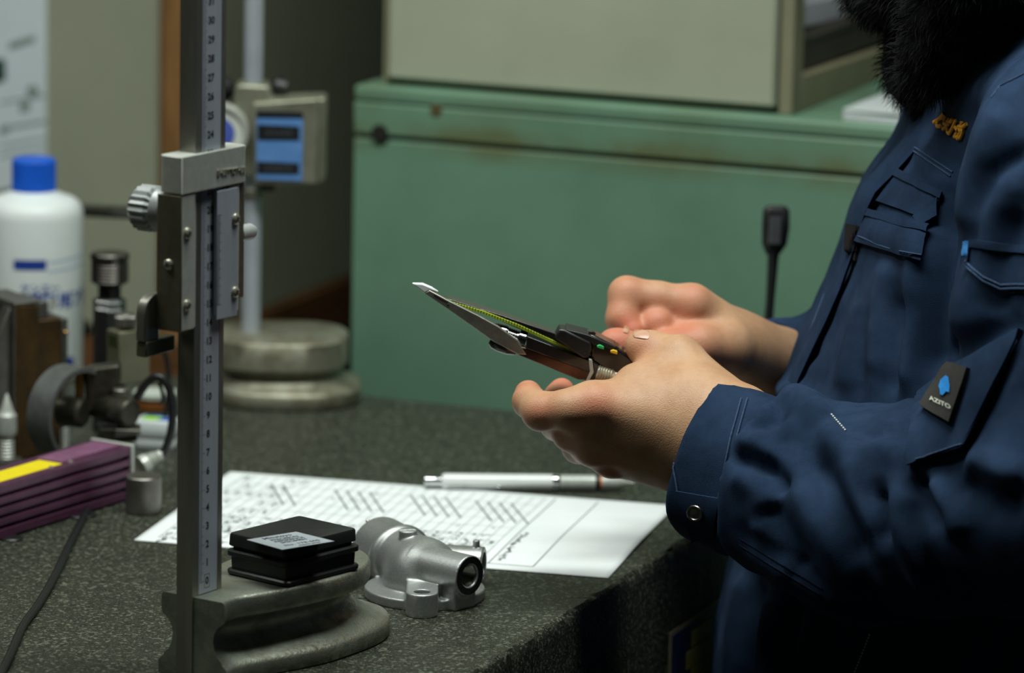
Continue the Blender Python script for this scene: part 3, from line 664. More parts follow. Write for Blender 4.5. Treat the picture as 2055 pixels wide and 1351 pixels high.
M_line = mat('table_line_ink', S(84, 92, 92), .8, c2=S(98, 106, 106), scale=200); M_txt = mat('table_text_ink', S(48, 54, 56), .8, c2=S(60, 66, 68), scale=300)
M_hat = mat('hatch_ink', S(104, 112, 112), .8, c2=S(116, 124, 124), scale=200)
def st_of(x, y): p = Zp(x, y)-pFL; return p.dot(ru_), p.dot(rv_)
sR = st_of(1125, 1085)[0]; sM = st_of(1000, 1110)[0]
tl = []; s_lines = [.012+.0078*i for i in range(int((sM-.012)/.0078)+1)]
for s in s_lines: tl.append(quad_strip(s, .008, s, PH-.012, .00035, 10))
for s in (sM+.001, sR): tl.append(quad_strip(s, .008, s, PH-.012, .0007, 14))
for t in [.008, .030, .052, .074, .096, .118, .132, .146, .160, .174, .188, PH-.012]: tl.append(quad_strip(.012, t, s_lines[-1] if t < PH-.02 else sR, t, .00035, 30))
def adopt(name, p, m, par):
    o = mk(name, p, m, None, smooth=False); o.location = o.location-par.location; o.parent = par; return o
adopt('table_lines', join(*tl), M_line, fm)
tx = []
R2 = random.Random(5)
def word(s, t, n, ch, vertical=False):
    for i in range(n):
        for _ in range(3):
            a = R2.uniform(-.4, .4)*ch; b = R2.uniform(-.4, .4)*ch; 
            if R2.random() < .5: tx.append(quad_strip(s+a-.35*ch, t+i*ch*1.1+b, s+a+.35*ch, t+i*ch*1.1+b, ch*.22, 1))
            else: tx.append(quad_strip(s+a, t+i*ch*1.1+b-.35*ch, s+a, t+i*ch*1.1+b+.35*ch, ch*.22, 1))
for k, s in enumerate(s_lines[:-1]):
    for t in (.121, .135, .149, .163, .177, .189):
        if R2.random() < .8: word(s+.0038, t, R2.choice((1, 2, 2, 3)), .0042)
    if k < 6:
        for t in (.012, .034, .056, .078, .1): 
            if R2.random() < .7: word(s+.0038, t, 3, .0034)
    elif R2.random() < .5: word(s+.0038, R2.choice((.033, .055, .077, .1)), 1, .003)
for i in range(16): word(sM+.0055, PH-.018-i*.0046-.004, 1, .0042)
tag(adopt('table_text', join(*tx), M_txt, fm), kind='stuff')
ht = []
for gx, gy, k in ((545, 975, 2), (672, 985, 4), (824, 996, 4), (955, 1008, 4)):
    s0, t0 = st_of(gx, gy)
    for q in range(k): ht.append(quad_strip(s0+.0078*q, t0, s0+.0078*q+.0235, t0+.052, .0013, 4))
tag(adopt('hatch_strokes', join(*ht), M_hat, fm), kind='stuff')

# ------------------------------------------------------------------ mechanical pencil
M_pen = mat('white_lacquer', S(228, 230, 228), .25, c2=S(220, 222, 220), scale=30, coat=.4); M_org = mat('orange_ring', S(214, 120, 60), .5, c2=S(200, 110, 50), scale=80)
p0 = Zp(851, 982, 0); p1 = Zp(1262, 986, 0); rp = .0053; ax = (p1-p0).normalized(); Lp = (p1-p0).length
p0 = p0+Vector((0, 0, rp+.0001)); pp = thing('mechanical_pencil', (p0.x, p0.y, 0), 'white mechanical pencil with silver grip lying behind the form', 'pencil')
fr = lambda x: (x-851)/411*Lp
mk('push_cap', lathe(p0, ax, [(0, .0030), (.0006, .0036), (fr(884), .0036), (fr(886), .0040)], 24), M_chrome, pp, world=True)
mk('barrel', lathe(p0, ax, [(fr(886), .0040), (fr(888), .0048), (fr(893), .0053), (fr(1108), .0053)], 28), M_pen, pp, world=True)
mk('metal_ring', lathe(p0, ax, [(fr(1108), .0053), (fr(1110), .0056), (fr(1121), .0056), (fr(1123), .0053)], 28), M_chrome, pp, world=True)
gpz = [(fr(1123), .0052)]
for i in range(9): gpz += [(fr(1125+7.4*i), .0050), (fr(1129+7.4*i), .0052)]
gpz.append((fr(1194), .0050)); mk('metal_grip', lathe(p0, ax, gpz, 28), M_satin, pp, world=True, sharp=15)
mk('black_ring', lathe(p0, ax, [(fr(1194), .0047), (fr(1203), .0046)], 24), M_bx, pp, world=True)
mk('orange_window', lathe(p0, ax, [(fr(1203), .0046), (fr(1207), .0046)], 24), M_org, pp, world=True)
mk('tip_cone', lathe(p0, ax, [(fr(1207), .0046), (fr(1240), .0044), (fr(1258), .0016), (fr(1272), .0011), (fr(1274), .0003)], 24), M_satin, pp, world=True)
cz = Vector((0, -.0050, -.0022)); mk('pocket_clip', join(tube([p0+ax*fr(897)+cz*.7, p0+ax*fr(905)+cz, p0+ax*fr(990)+cz, p0+ax*fr(1000)+cz*.93], .0008, 8, 6)), M_chrome, pp, world=True)
# ================================================================== rear height gauge with counters
M_castl = mat('hammered_grey_casting', S(142, 142, 124), .4, .5, c2=S(122, 122, 104), scale=40, bump=.2, bscale=700)
M_ironl = mat('worn_iron_rear', S(150, 148, 130), .45, .6, c2=S(104, 98, 76), scale=50, thr=(.45, .7), bump=.25, bscale=700)
YB2 = 3.13
def B(x, y, o=0.): return Yp(x, y, YB2+o)
bz = B(520, 690).z
bgc = Zp(585, 812, 0); rg = thing('counter_height_gauge', (bgc.x, bgc.y, 0), 'rear height gauge with round dial and blue counter panel behind the foreground column', 'height gauge')
pxm = 1/2860
def oval(cx, cy, hw, hd, z, n=40, sq=2.6):
    return [(cx+math.copysign(abs(math.cos(2*PI*i/n))**(2/sq), math.cos(2*PI*i/n))*hw, cy+math.copysign(abs(math.sin(2*PI*i/n))**(2/sq), math.sin(2*PI*i/n))*hd, z) for i in range(n)]
# base: bottom right end at pixel 727, top right end at 697; it runs on to the left behind the near column
xr0 = Zp(727, 790, 0).x; xr1 = B(697, 735).x; xl = B(420, 760).x; zt = B(600, 675).z
hd0 = .052; cy = bgc.y+.026
lv_ = [(0, 0, 0, -.0012), (.0015, 0, 0, 0), (.010, 0, 0, 0), (.0125, .15, 0, -.0015), (.015, .4, 0, -.006), (.0205, .7, 0, -.0085), (.0245, .9, 0, -.006), (.0262, 1, 0, -.0015), (.027, 1, 0, 0), (zt-.0012, 1, 0, 0), (zt, 1, 0, -.0014)]
rings = []
for z, s, k, e in lv_:
    x1 = xr0+(xr1-xr0)*s+e; x0 = xl-e; 
    rings.append(oval((x0+x1)/2, cy, (x1-x0)/2, hd0+e-.006*s, z))
mk('gauge_base', loft(rings), M_ironl, rg, world=True, sharp=50)
cxp = lambda y: 504 if y < 300 else 501
c0, c1 = B(501, 694), B(504, -60); c0.z = zt-.002
colx = (c0+c1)/2
mk('column', cyl((c0.x, cy, c0.z), (c0.x, cy, c1.z), 19*pxm/1.0, n=32), mat('hard_chrome_column', S(186, 192, 200), .3, .35, c2=S(176, 182, 190), scale=30), rg, world=True)
yc = cy
def C(x, y, d=0.): return Yp(x, y, yc+d)
# measuring head
hd = mk('measuring_head', join(prism([C(470, 180, -.012), C(478, 168, -.012), C(540, 172, -.012), C(546, 200, -.012), C(652, 196, -.012), C(654, 205, -.012), C(651, 366, -.012), C(640, 372, -.012), C(520, 372, -.012), C(470, 340, -.012)], (0, .03, 0))), M_castl, rg, bevel=.0025, world=True, seg=3)
mk('face_frame', prism([C(506, 206, -.019), C(640, 197, -.019), C(638, 372, -.019), C(508, 372, -.019)], (0, .008, 0)), M_castl, rg, bevel=.002, world=True)
M_bluep = mat('blue_panel', S(92, 138, 196), .4, c2=S(82, 126, 184), scale=40); M_win = mat('counter_window', S(26, 28, 30), .3, c2=S(36, 38, 40), scale=200); M_gtx = mat('grey_digits', S(96, 98, 96), .6, c2=S(80, 82, 80), scale=300)
pn = mk('counter_panel', prism([C(515, 222, -.020), C(608, 230, -.020), C(606, 363, -.020), C(515, 360, -.020)], (0, .0012, 0)), M_bluep, rg, world=True, smooth=False)
for y0, y1, x0, x1 in ((222, 235, 515, 608), (250, 280, 517, 601), (324, 348, 516, 600)):
    mk('counter_window', prism([C(x0, y0, -.0206), C(x1, y0+4, -.0206), C(x1, y1+1, -.0206), C(x0, y1, -.0206)], (0, .0007, 0)), M_win, pn, world=True, smooth=False)
    d = [place(text('0', .0042, .0001), C(x0+(x1-x0)*(.25+.13*i), (y0+y1)/2+2, -.0208), (1, 0, 0), (0, 0, 1)) for i in range(5)]
    if y1-y0 > 15: mk('counter_digits', join(*d), M_gtx, pn, world=True, smooth=False)
# dial: ring seen at the right of the near column
dcx = C(440, 268, -.02)
mk('dial_ring', lathe(dcx+Vector((0, .012, 0)), (0, -1, 0), [(0, .0205), (.010, .0205), (.012, .0195), (.012, .0172), (.010, .0168), (.009, .0168)], 48), M_satin, rg, world=True)
M_dblue = mat('dial_blue', S(72, 92, 176), .5, c2=S(62, 80, 160), scale=60); M_dial = mat('dial_face', S(206, 208, 198), .5, c2=S(196, 198, 188), scale=60)
df = mk('dial_face', lathe(dcx+Vector((0, .0025, 0)), (0, -1, 0), [(0, .0166), (.0008, .0166), (.0008, .0110), (.0008, .0001)], 40), M_dial, rg, world=True)
mk('dial_disc', lathe(dcx+Vector((0, .0017, 0)), (0, -1, 0), [(0, .0108), (.0005, .0108), (.0005, .0001)], 36), M_dblue, df, world=True)
M_bk = mat('black_knob', S(20, 20, 20), .45, c2=S(28, 28, 28), scale=80)
mk('clamp_collar', join(cyl(C(504, 168, 0), C(504, 182, 0), .0085, .0085, 28, .001)), M_castl, rg, world=True)
for x0, x1, y in ((466, 448, 168), (540, 580, 172)): mk('clamp_knob', lathe(C(x0, y, .012), (C(x1, y+10, .012)-C(x0, y, .012)), [(0, .005), (.004, .0085), (.012, .0085), (.0135, .006)], 24), M_bk, rg, world=True)
mk('lower_knob', lathe(C(520, 370, 0), (1, 0, -.1), [(0, .004), (.006, .0045), (.011, .004)], 20), M_bk, rg, world=True)
mk('pillar_sleeve', cyl((c0.x, cy, C(504, 395).z), (c0.x, cy, C(504, 375).z), .0085, .0085, 24, .001), M_castl, rg, world=True)

# ================================================================== bottle
M_pe = mat('white_polyethylene', S(226, 232, 230), .4, c2=S(220, 226, 225), scale=20, spec=.4); M_cap = mat('blue_cap', S(20, 96, 214), .45, c2=S(16, 88, 200), scale=40); M_bi = mat('blue_print', S(26, 62, 148), .5, c2=S(22, 54, 136), scale=60)
M_bi2 = mat('pale_blue_print', S(176, 196, 216), .5, c2=S(168, 190, 212), scale=60)
YBo = 3.20; sb_ = 1/pix((Yp(66, 500, YBo).x+1, YBo, .1))[0]
mpx = 1/((pix(Yp(66, 500, YBo)+Vector((1, 0, 0)))[0]-pix(Yp(66, 500, YBo))[0]))
bo_c = Yp(68, 420, YBo); rB = 99*mpx; zc = lambda y: Yp(66, y, YBo).z
bt_ = thing('alcohol_bottle', (bo_c.x, YBo, 0), 'white plastic bottle with a blue screw cap and blue print', 'bottle')
zs = zc(440); pb = [(0, rB-.004), (.001, rB-.001), (.004, rB), (zc(432), rB), (zc(418), rB*.985), (zc(405), rB*.92), (zc(396), rB*.80), (zc(390), rB*.62), (zc(386), rB*.52), (zc(382), rB*.44), (zc(376), rB*.42)]
mk('bottle_body', lathe((bo_c.x, YBo, 0), (0, 0, 1), pb, 56), M_pe, bt_, world=True, sharp=60)
zk0, zk1 = zc(383), zc(317); rK = 44*mpx
mk('screw_cap', join(knurl((bo_c.x, YBo, zk0), (0, 0, 1), zk1-zk0-.0015, rK, 60, .0004, .0004), lathe((bo_c.x, YBo, zk1-.0018), (0, 0, 1), [(0, rK-.0003), (.0009, rK-.0007), (.0018, rK-.003), (.0019, .0002)], 40)), M_cap, bt_, world=True, sharp=20)
def wrap(p, zoff, a0):   # flat XY piece -> round the bottle, x right, y up
    out = []
    for v in p[0]:
        a = a0+v[0]/rB; R = rB+.0002+v[2]; out.append((bo_c.x+R*math.sin(a), YBo-R*math.cos(a), zoff+v[1]))
    return out, p[1]
def wquad(x0, x1, y0, y1, n=10, sk=0.):
    V = []; F = []
    for i in range(n+1):
        x = x0+(x1-x0)*i/n; dy = sk*i/n; V += [(x, y0+dy, 0), (x, y1+dy, 0)]
    for i in range(n): F.append((2*i, 2*i+2, 2*i+3, 2*i+1))
    return V, F
ang = lambda x: math.asin(max(-1, min(1, (x-68)/99)))
def wp(name, x0, x1, y0, y1, m, sk=0.): mk(name, wrap(wquad(0, (ang(x1)-ang(x0))*rB, zc(y1), zc(y0), 10, sk), 0, ang(x0)), m, bt_, world=True, smooth=False)
wp('brand_bar', 38, 103, 505, 525, M_bi)
wp('pale_band', 106, 166, 508, 512, M_bi2, .002); wp('pale_band', 106, 166, 526, 530, M_bi2, .002); wp('lower_mark', 136, 153, 700, 725, M_bi, -.002)
mk('label_text', wrap(text('ケンエー', .0072, .0, 'LEFT', offset=.0002), zc(563), ang(52)), M_bi, bt_, world=True, smooth=False)
mk('label_text', wrap(text('燃料用アルコール', .0128, .0, 'LEFT', offset=.0005), zc(590), ang(57)), M_bi, bt_, world=True, smooth=False)

# ================================================================== left instruments
M_rust = mat('rusty_steel', S(92, 68, 34), .5, .6, c2=S(58, 46, 30), scale=60, thr=(.35, .65), bump=.2, bscale=700)
M_gsteel = mat('ground_steel', S(124, 122, 116), .42, .8, c2=S(102, 98, 92), scale=40, bump=.1)
# stepped steel angle block
K = Zp(62, 925, 0); Yk = K.y; ya = math.radians(33)
vbx = Yp(30, 612, Yk); vb = thing('angle_block', (vbx.x, Yk, 0), 'rust stained stepped steel angle block in front of the white bottle', 'block', ya)
k_ = (pix((vbx.x+.01, Yk, .05))[0]-pix((vbx.x, Yk, .05))[0])*100*math.cos(ya)
xs = lambda x: (x-30)/k_
zk = lambda y: Yp(60, y, Yk).z
zt1, zt2 = vbx.z, zk(650)
mk('block_body', prism([(0, 0, 0), (xs(76), 0, 0), (xs(76), 0, zt1-.002), (0, 0, zt1)], (0, .048, 0)), M_rust, vb, bevel=.0012)
mk('block_shoulder', prism([(xs(76), .003, 0), (xs(122), .003, 0), (xs(122), .003, zt2), (xs(76), .003, zt2)], (0, .042, 0)), M_rust, vb, bevel=.001)
mk('upper_step', prism([(xs(76), .006, zt2), (xs(100), .006, zt2), (xs(100), .006, zt1-.001), (xs(76), .006, zt1-.001)], (0, .036, 0)), M_gsteel, vb, bevel=.0008)
mk('end_face', prism([(xs(122), .002, 0), (xs(136), .005, 0), (xs(136), .005, zt2-.001), (xs(122), .002, zt2-.001)], (0, .036, 0)), M_gsteel, vb, bevel=.0006)
mk('ground_top', box(-.0003, xs(77), -.0003, .048, zt1-.0004, zt1+.0012), M_gsteel, vb, bevel=.0004)
mk('side_wall', prism([(-.0008, -.0002, .02), (-.0008, .052, .02), (-.0008, .050, zt1), (-.0008, -.0002, zt1)], (.0008, 0, 0)), M_gsteel, vb)
mk('gusset', prism([(-.001, .004, 0), (-.034, .004, 0), (-.018, .004, zt1*.66), (-.001, .004, zt1-.002)], (0, .012, 0)), M_gsteel, vb, bevel=.001)
mk('bore_disc', lathe((-.0009, .017, zk(632)), (-1, 0, 0), [(0, .0040), (.0003, .0040), (.0003, .0001)], 20), M_dark, vb)  # flat dark disc on the face, shade of a hole painted in
mk('brass_rivet', ball((xs(129), .0028, zk(680)), .0018), mat('brass', S(190, 150, 90), .35, 1., c2=S(170, 132, 76), scale=100), vb)
mk('clamp_clip', join(xf(box(0, .006, -.001, .001, 0, .007), Matrix.Translation((xs(103), .012, zt2+.006)) @ Matrix.Rotation(.5, 4, 'Y')), cyl((xs(103), .014, zt2+.006), (xs(130), .012, zt2+.009), .0010, .0006, 10)), M_satin, vb)
mk('set_pin', cyl((xs(136), .015, zk(668)), (xs(143), .015, zk(668)), .0011, n=10), M_dark, vb)
# levelling screws beside the block
def lev(x, y, zt, pointed, label):
    p = Zp(x, y, 0); t = thing('levelling_screw', tuple(p), label, 'screw')
    mk('washer', lathe((0, 0, 0), (0, 0, 1), [(0, .010), (.001, .0104), (.0022, .010), (.0028, .008)], 28), M_gsteel, t)
    sp_ = [(.0026, .0042)]
    for i in range(7): sp_ += [(.0034+.0022*i, .0052), (.0045+.0022*i, .0044)]
    sp_ += [(.0195, .0042)]; mk('thread', lathe((0, 0, 0), (0, 0, 1), sp_, 24), M_satin, t, sharp=15)
    if pointed: mk('pointed_stem', lathe((0, 0, 0), (0, 0, 1), [(.0190, .0062), (.0225, .0068), (.032, .0064), (.034, .0048), (zt-.010, .0040), (zt-.001, .0010), (zt, .0002)], 24), M_satin, t)
    else: mk('cap_nut', lathe((0, 0, 0), (0, 0, 1), [(.019, .0052), (.020, .0062), (.026, .0062), (.0268, .005)], 6), M_gsteel, t)
lev(14, 928, Yp(14, 790, Zp(14, 928).y).z, True, 'pointed bright levelling screw at the far left of the plate'); lev(124, 908, .04, False, 'threaded levelling screw with a nut under the grey half ring')

# purple finned drive unit on its stand
M_pur = mat('purple_anodised', S(102, 62, 88), .36, .4, c2=S(90, 53, 77), scale=60); M_yel = mat('yellow_label', S(236, 214, 20), .5, c2=S(226, 202, 16), scale=60)
a0 = Zp(262, 896, 0); Yd = 2.815
dR = Yp(262, 896, Yd); dRb = Yp(268, 1000, Yd)
# direction of the front top edge: passes pixel (0,973) at the same height
dL = Zp(0, 973, dR.z); du = Vector((dR.x-dL.x, dR.y-dL.y, 0)); Ld = du.length; du.normalize(); ad = math.atan2(du.y, du.x)
hD = dR.z-dRb.z; zD = dRb.z
dv = thing('roughness_drive_unit', (dR.x, dR.y, 0), 'purple finned drive unit with yellow label and a clamp on top at the left', 'instrument', ad)
prof = [(0, zD), (0, zD+hD*.10)]
for k in range(4):
    b0 = zD+hD*(.14+.20*k); prof += [(0, b0), (.0034, b0+.0012), (.0034, b0+hD*.085), (0, b0+hD*.10)]
prof += [(0, zD+hD-.0012), (.0012, zD+hD), (.030, zD+hD), (.0312, zD+hD-.0012), (.0312, zD)]
mk('finned_body', prism([(-.20, y, z) for y, z in prof], (.20, 0, 0)), M_pur, dv, sharp=20)
mk('end_plate', box(.0, .003, -.0012, .0322, zD-.001, zD+hD+.001), M_satin, dv, bevel=.0006)
yl = Zp(0, 960, dR.z); tloc = dv.matrix_world.inverted()
l0 = tloc @ Zp(133, 933, dR.z); l1 = tloc @ Zp(88, 921, dR.z)
mk('yellow_label', box(-.20, l0.x, .004, .022, zD+hD, zD+hD+.0003), M_yel, dv, smooth=False)
for t in (l0.x+.008, l0.x-.012): mk('label_screw', lathe((t, .0035, zD+hD), (0, 0, 1), [(0, .0018), (.0009, .0015), (.001, .0002)], 14), M_bolt, dv)
mk('top_cover', box(l0.x+.002, -.002, .006, .026, zD+hD, zD+hD+.0006), mat('pale_purple', S(132, 88, 116), .6, .2, c2=S(118, 74, 102), scale=80), dv)  # paler, rougher purple sheet on the top face
# feet
for nme, x, y, r, h in (('foot', 285, 1036, .0114, .024), ('foot', 20, 1088, .0075, zD), ('foot', 158, 1042, .0105, zD)):
    p = Zp(x, y, 0)+Vector((0, r*.9, 0)); mk(nme, cyl(p, p+Vector((0, 0, h)), r, n=28, c=.0008), M_gsteel if x > 200 else M_bk, dv, world=True)
# clamp stack over the right end
Yq = 2.86
def Q(x, y, d=0.): return Yp(x, y, Yq+d)
M_oxide = mat('black_oxide_steel', S(78, 76, 66), .45, .7, c2=S(54, 52, 44), scale=60, bump=.15, bscale=900)
bd = Vector((.74, -.67, 0))
mk('mount_block', prism([Q(200, 893, -.008), Q(276, 886, -.012), Q(276, 860, -.012), Q(200, 862, -.008)], (-.004, .022, 0)), M_oxide, dv, bevel=.0008, world=True)
mk('mount_plate', prism([Q(230, 880, -.016), Q(283, 872, -.016), Q(283, 864, -.016), Q(232, 862, -.016)], (-.002, .02, 0)), M_gsteel, dv, bevel=.0005, world=True)
e0 = Q(263, 830, -.012)
mk('clamp_barrel', lathe(e0, -bd, [(-.0006, .0030), (0, .0078), (.0012, .0090), (.030, .0090), (.032, .0082)], 36), M_oxide, dv, world=True)
mk('barrel_hole_disc', lathe(Q(222, 831, -.0165), (-.30, -.95, 0), [(0, .0026), (.0006, .0026), (.0007, .0001)], 16), M_dark, dv, world=True)  # dark disc on the barrel, coloured like the shade in a hole
mk('cap_screw', cyl(Q(242, 800, -.002), Q(242, 780, -.002), .0052, n=24, c=.0006), M_gsteel, dv, world=True)
mk('clamp_arm', join(prism([Q(168, 742), Q(240, 732), Q(240, 770), Q(196, 830), Q(172, 828)], (0, .016, 0))), M_oxide, dv, bevel=.0022, world=True, seg=3)
mk('brass_pin', prism([Q(150, 752, -.003), Q(160, 745, -.003), Q(167, 752, -.003), Q(164, 826, -.003), Q(151, 826, -.003)], (0, .012, 0)), mat('tarnished_brass', S(118, 88, 36), .45, .8, c2=S(88, 66, 28), scale=100), dv, bevel=.001, world=True)
# half ring
rc = Q(142, 828, -.004); rA = Vector((.78, -.62, 0)); rx = Vector((-.62, -.78, 0)); rz = Vector((0, 0, 1)); R0 = .0305
arc = []
for i in range(26):
    a = math.radians(62+i*(235-62)/25); o = rc+rx*math.cos(a)*-1*0; d = -rx*(-math.cos(a))*1.0; d = Vector((-rx.x*0, 0, 0))
    e = (rx*(-math.cos(a)) if False else rx*(1 if False else 1)*(-math.cos(a)))*1.0
    u = rx*(-math.cos(a))+rz*math.sin(a)
    arc.append([rc+u*R0-rA*.010, rc+u*R0+rA*.010, rc+u*(R0-.003)+rA*.010, rc+u*(R0-.003)-rA*.010])
mk('half_ring', loft(arc), mat('grey_ring', S(98, 100, 98), .5, .4, c2=S(84, 86, 84), scale=80), dv, world=True, sharp=40)
mk('ring_hub', lathe(rc+Vector((0, .004, 0)), (.9, -.42, 0), [(-.008, .009), (-.007, .010), (.008, .010), (.010, .008)], 28), M_oxide, dv, world=True)
# square block with knurled thumbscrew, carried by the clamp arm
Ys = 2.90
def T(x, y, d=0.): return Yp(x, y, Ys+d)
M_oliv = mat('olive_steel', S(124, 122, 100), .5, .6, c2=S(110, 108, 88), scale=50, bump=.08)
ys = math.radians(38); t0 = T(240, 668); ks = 3080
X_ = Vector((math.cos(ys), math.sin(ys), 0)); Y_ = Vector((-math.sin(ys), math.cos(ys), 0))
w1, w2 = 58/ks/math.cos(ys), 30/ks/math.sin(ys); zt3, zb3 = t0.z, T(240, 772).z
g0 = Vector((t0.x, t0.y, 0))
mk('square_block', prism([g0+Vector((0, 0, zb3)), g0+X_*w1+Vector((0, 0, zb3)), g0+X_*w1+Y_*w2+Vector((0, 0, zb3)), g0+Y_*w2+Vector((0, 0, zb3))], (0, 0, zt3-zb3)), M_oliv, dv, bevel=.0007, world=True)
mk('level_vial', prism([g0+Y_*w2*.18-X_*.0004+Vector((0, 0, zt3-.010)), g0+Y_*w2*.8-X_*.0004+Vector((0, 0, zt3-.010)), g0+Y_*w2*.8-X_*.0004+Vector((0, 0, zt3-.003)), g0+Y_*w2*.18-X_*.0004+Vector((0, 0, zt3-.003))], X_*.0008), mat('green_vial', S(52, 62, 36), .25, c2=S(44, 54, 30), scale=60), dv, world=True)
kc = g0+X_*w1*.42+Y_*w2*.5
mk('thumbscrew', join(cyl(kc+Vector((0, 0, zt3)), kc+Vector((0, 0, zt3+.0024)), .0034, n=20), knurl(kc+Vector((0, 0, zt3+.0022)), (0, 0, 1), .0072, .0076, 30, .0005, .0010), lathe(kc+Vector((0, 0, zt3+.0094)), (0, 0, 1), [(0, .0064), (.0012, .005), (.0014, .0002)], 24)), M_gsteel, dv, world=True, sharp=15)
mk('green_tab', prism([kc+Vector((.008, 0, zt3)), kc+Vector((.016, .002, zt3)), kc+Vector((.010, .004, zt3+.003))], (0, .001, 0)), mat('green_tab', S(80, 190, 120), .5, c2=S(70, 176, 110), scale=60), dv, world=True)
M_cab = mat('black_cable', S(20, 20, 21), .4, c2=S(26, 26, 27), scale=200)
cb = mk('signal_cable', tube([Q(274, 800, -.008), Q(288, 778, -.010), Q(305, 760, -.012), Q(322, 758, -.014), Q(339, 780, -.014), Q(347, 820, -.014), Q(342, 870, -.016), Q(330, 905, -.018), Q(322, 915, -.02)], .0027, 12, 8), M_cab, dv, world=True)
mk('cable_tie', tube([Q(318, 768, -.018), Q(324, 782, -.018), Q(327, 800, -.017), Q(322, 812, -.017)], .0012, 8, 5), M_cab, dv, world=True)
cp = [(0, .0052), (.004, .0052)]
for i in range(5): cp += [(.0045+.0018*i, .0050-.0003*i), (.0056+.0018*i, .0040-.0003*i)]
cp.append((.0145, .0030)); ca = Q(283, 936, -.03); cbp = Q(324, 913, -.022)
mk('connector', lathe(ca, cbp-ca, [(d*1.05, r*1.3) for d, r in cp], 20), M_satin, dv, world=True, sharp=15)
# loose cables
tag(mk('power_cable', tube([Zp(205, 985)+Vector((0, 0, .004))]+[Zp(x, y)+Vector((0, 0, .0026)) for x, y in ((182, 1012), (165, 1050), (142, 1095), (112, 1160), (78, 1220), (48, 1262), (30, 1300), (10, 1345), (-20, 1400))], .0024, 12, 8), M_cab), 'black cable running down the granite plate from under the purple unit', 'cable')
p = [Yp(300, 680, 2.98), Yp(318, 690, 2.98), Yp(332, 712, 2.98), Yp(338, 745, 2.98), Yp(337, 790, 2.98), Yp(330, 850, 2.98), Zp(322, 893)+Vector((0, 0, .0019))]
tag(mk('thin_cable', tube(p, .0018, 10, 8), M_cab), 'thin black cable hanging behind the olive square block', 'cable')
# dark knurled instrument behind
Yn = 3.02
bn = Yp(218, 640, Yn); kn = thing('knurled_post', (bn.x, Yn, 0), 'black upright post with a ribbed dark metal knob beside the bottle', 'post')
zz = lambda y: Yp(220, y, Yn).z
mn = 1/2960
xk = Yp(220, 540, Yn).x
rb = []
z0, z1 = zz(572), zz(507)
rb = [(z0, 26*mn), (z0+.002, 36*mn)]
for i in range(6): rb += [(z0+.003+.0022*i, 39*mn), (z0+.0042+.0022*i, 37*mn)]
rb += [(z1-.0045, 37.5*mn), (z1-.004, 39.5*mn), (z1-.0012, 39.5*mn), (z1, 36*mn)]
M_dkn = mat('dark_chrome', S(112, 108, 104), .3, 1., c2=S(90, 86, 82), scale=80)
mk('ribbed_knob', lathe((xk, Yn, 0), (0, 0, 1), rb, 40), M_dkn, kn, world=True, sharp=20)
mk('neck', lathe((xk, Yn, 0), (0, 0, 1), [(zz(598), 23*mn), (z0, 23*mn)], 28), M_bk, kn, world=True)
mk('octagon_body', lathe((xk, Yn, 0), (0, 0, 1), [(.0, 33*mn), (zz(606), 33*mn), (zz(600), 29*mn), (zz(598), 27*mn)], 8), M_bk, kn, world=True, sharp=20)
for y in (604, 618): mk('bright_ring', lathe((xk, Yn, 0), (0, 0, 1), [(zz(y+3), 33.4*mn), (zz(y+2), 34.2*mn), (zz(y-2), 34.2*mn), (zz(y-3), 33.2*mn)], 8, False), M_chrome, kn, world=True, sharp=20)
# rod from the ribbed knob towards the bottle
rt = thing('test_rod', (Yp(120, 420, 3.36).x, 3.36, 0), 'dark horizontal rod on an upright stem behind the white bottle', 'rod')
r0_, r1_ = Yp(120, 420, 3.36), Yp(285, 428, 3.12)
mk('rod', cyl(r0_, r1_, .0047, .0047, 20, .0006), M_oxide, rt, world=True); mk('rod_stem', cyl((r0_.x, r0_.y, 0), (r0_.x, r0_.y, r0_.z), .006, n=16), M_oxide, rt, world=True); mk('rod_base', cyl((r0_.x, r0_.y, 0), (r0_.x, r0_.y, .008), .026, .024, 28, .001), M_oxide, rt, world=True)
# amber jar and eraser-like wrapped pack
Yj = Zp(312, 834, 0).y+.022
jx = Yp(312, 800, Yj).x; jr = 42/2900
jz = lambda y: Yp(312, y, Yj).z
M_amb = mat('amber_plastic', S(150, 92, 40), .3, c2=S(126, 76, 32), scale=20); M_lidj = mat('pale_lid', S(196, 204, 192), .4, c2=S(186, 194, 182), scale=40)
jar = thing('amber_jar', (jx, Yj, 0), 'small amber jar with a pale rim behind the black cable loop', 'jar')
mk('jar_body', lathe((jx, Yj, 0), (0, 0, 1), [(0, jr-.002), (.002, jr), (jz(792), jr), (jz(786), jr-.001)], 36), M_amb, jar, world=True)
mk('jar_rim', lathe((jx, Yj, 0), (0, 0, 1), [(jz(796), jr), (jz(794), jr+.001), (jz(786), jr+.001), (jz(784), jr-.001), (jz(784), .0002)], 36), M_lidj, jar, world=True)
mk('jar_label', lathe((jx, Yj, 0), (0, 0, 1), [(.006, jr+.0003), (jz(806), jr+.0003)], 36, False), mat('brown_label', S(128, 84, 44), .6, c2=S(110, 70, 36), scale=80), jar, world=True)
ep = Zp(312, 904, 0); Er = thing('wrapped_pack', (ep.x, ep.y+.014, 0), 'white wrapped pack with blue and lime top behind the cable loop', 'pack', -.2)
M_lime = mat('lime_print', S(150, 206, 60), .5, c2=S(140, 194, 50), scale=60); M_blu = mat('blue_wrap', S(40, 84, 190), .5, c2=S(34, 74, 176), scale=60)
hE = Yp(312, 848, ep.y).z
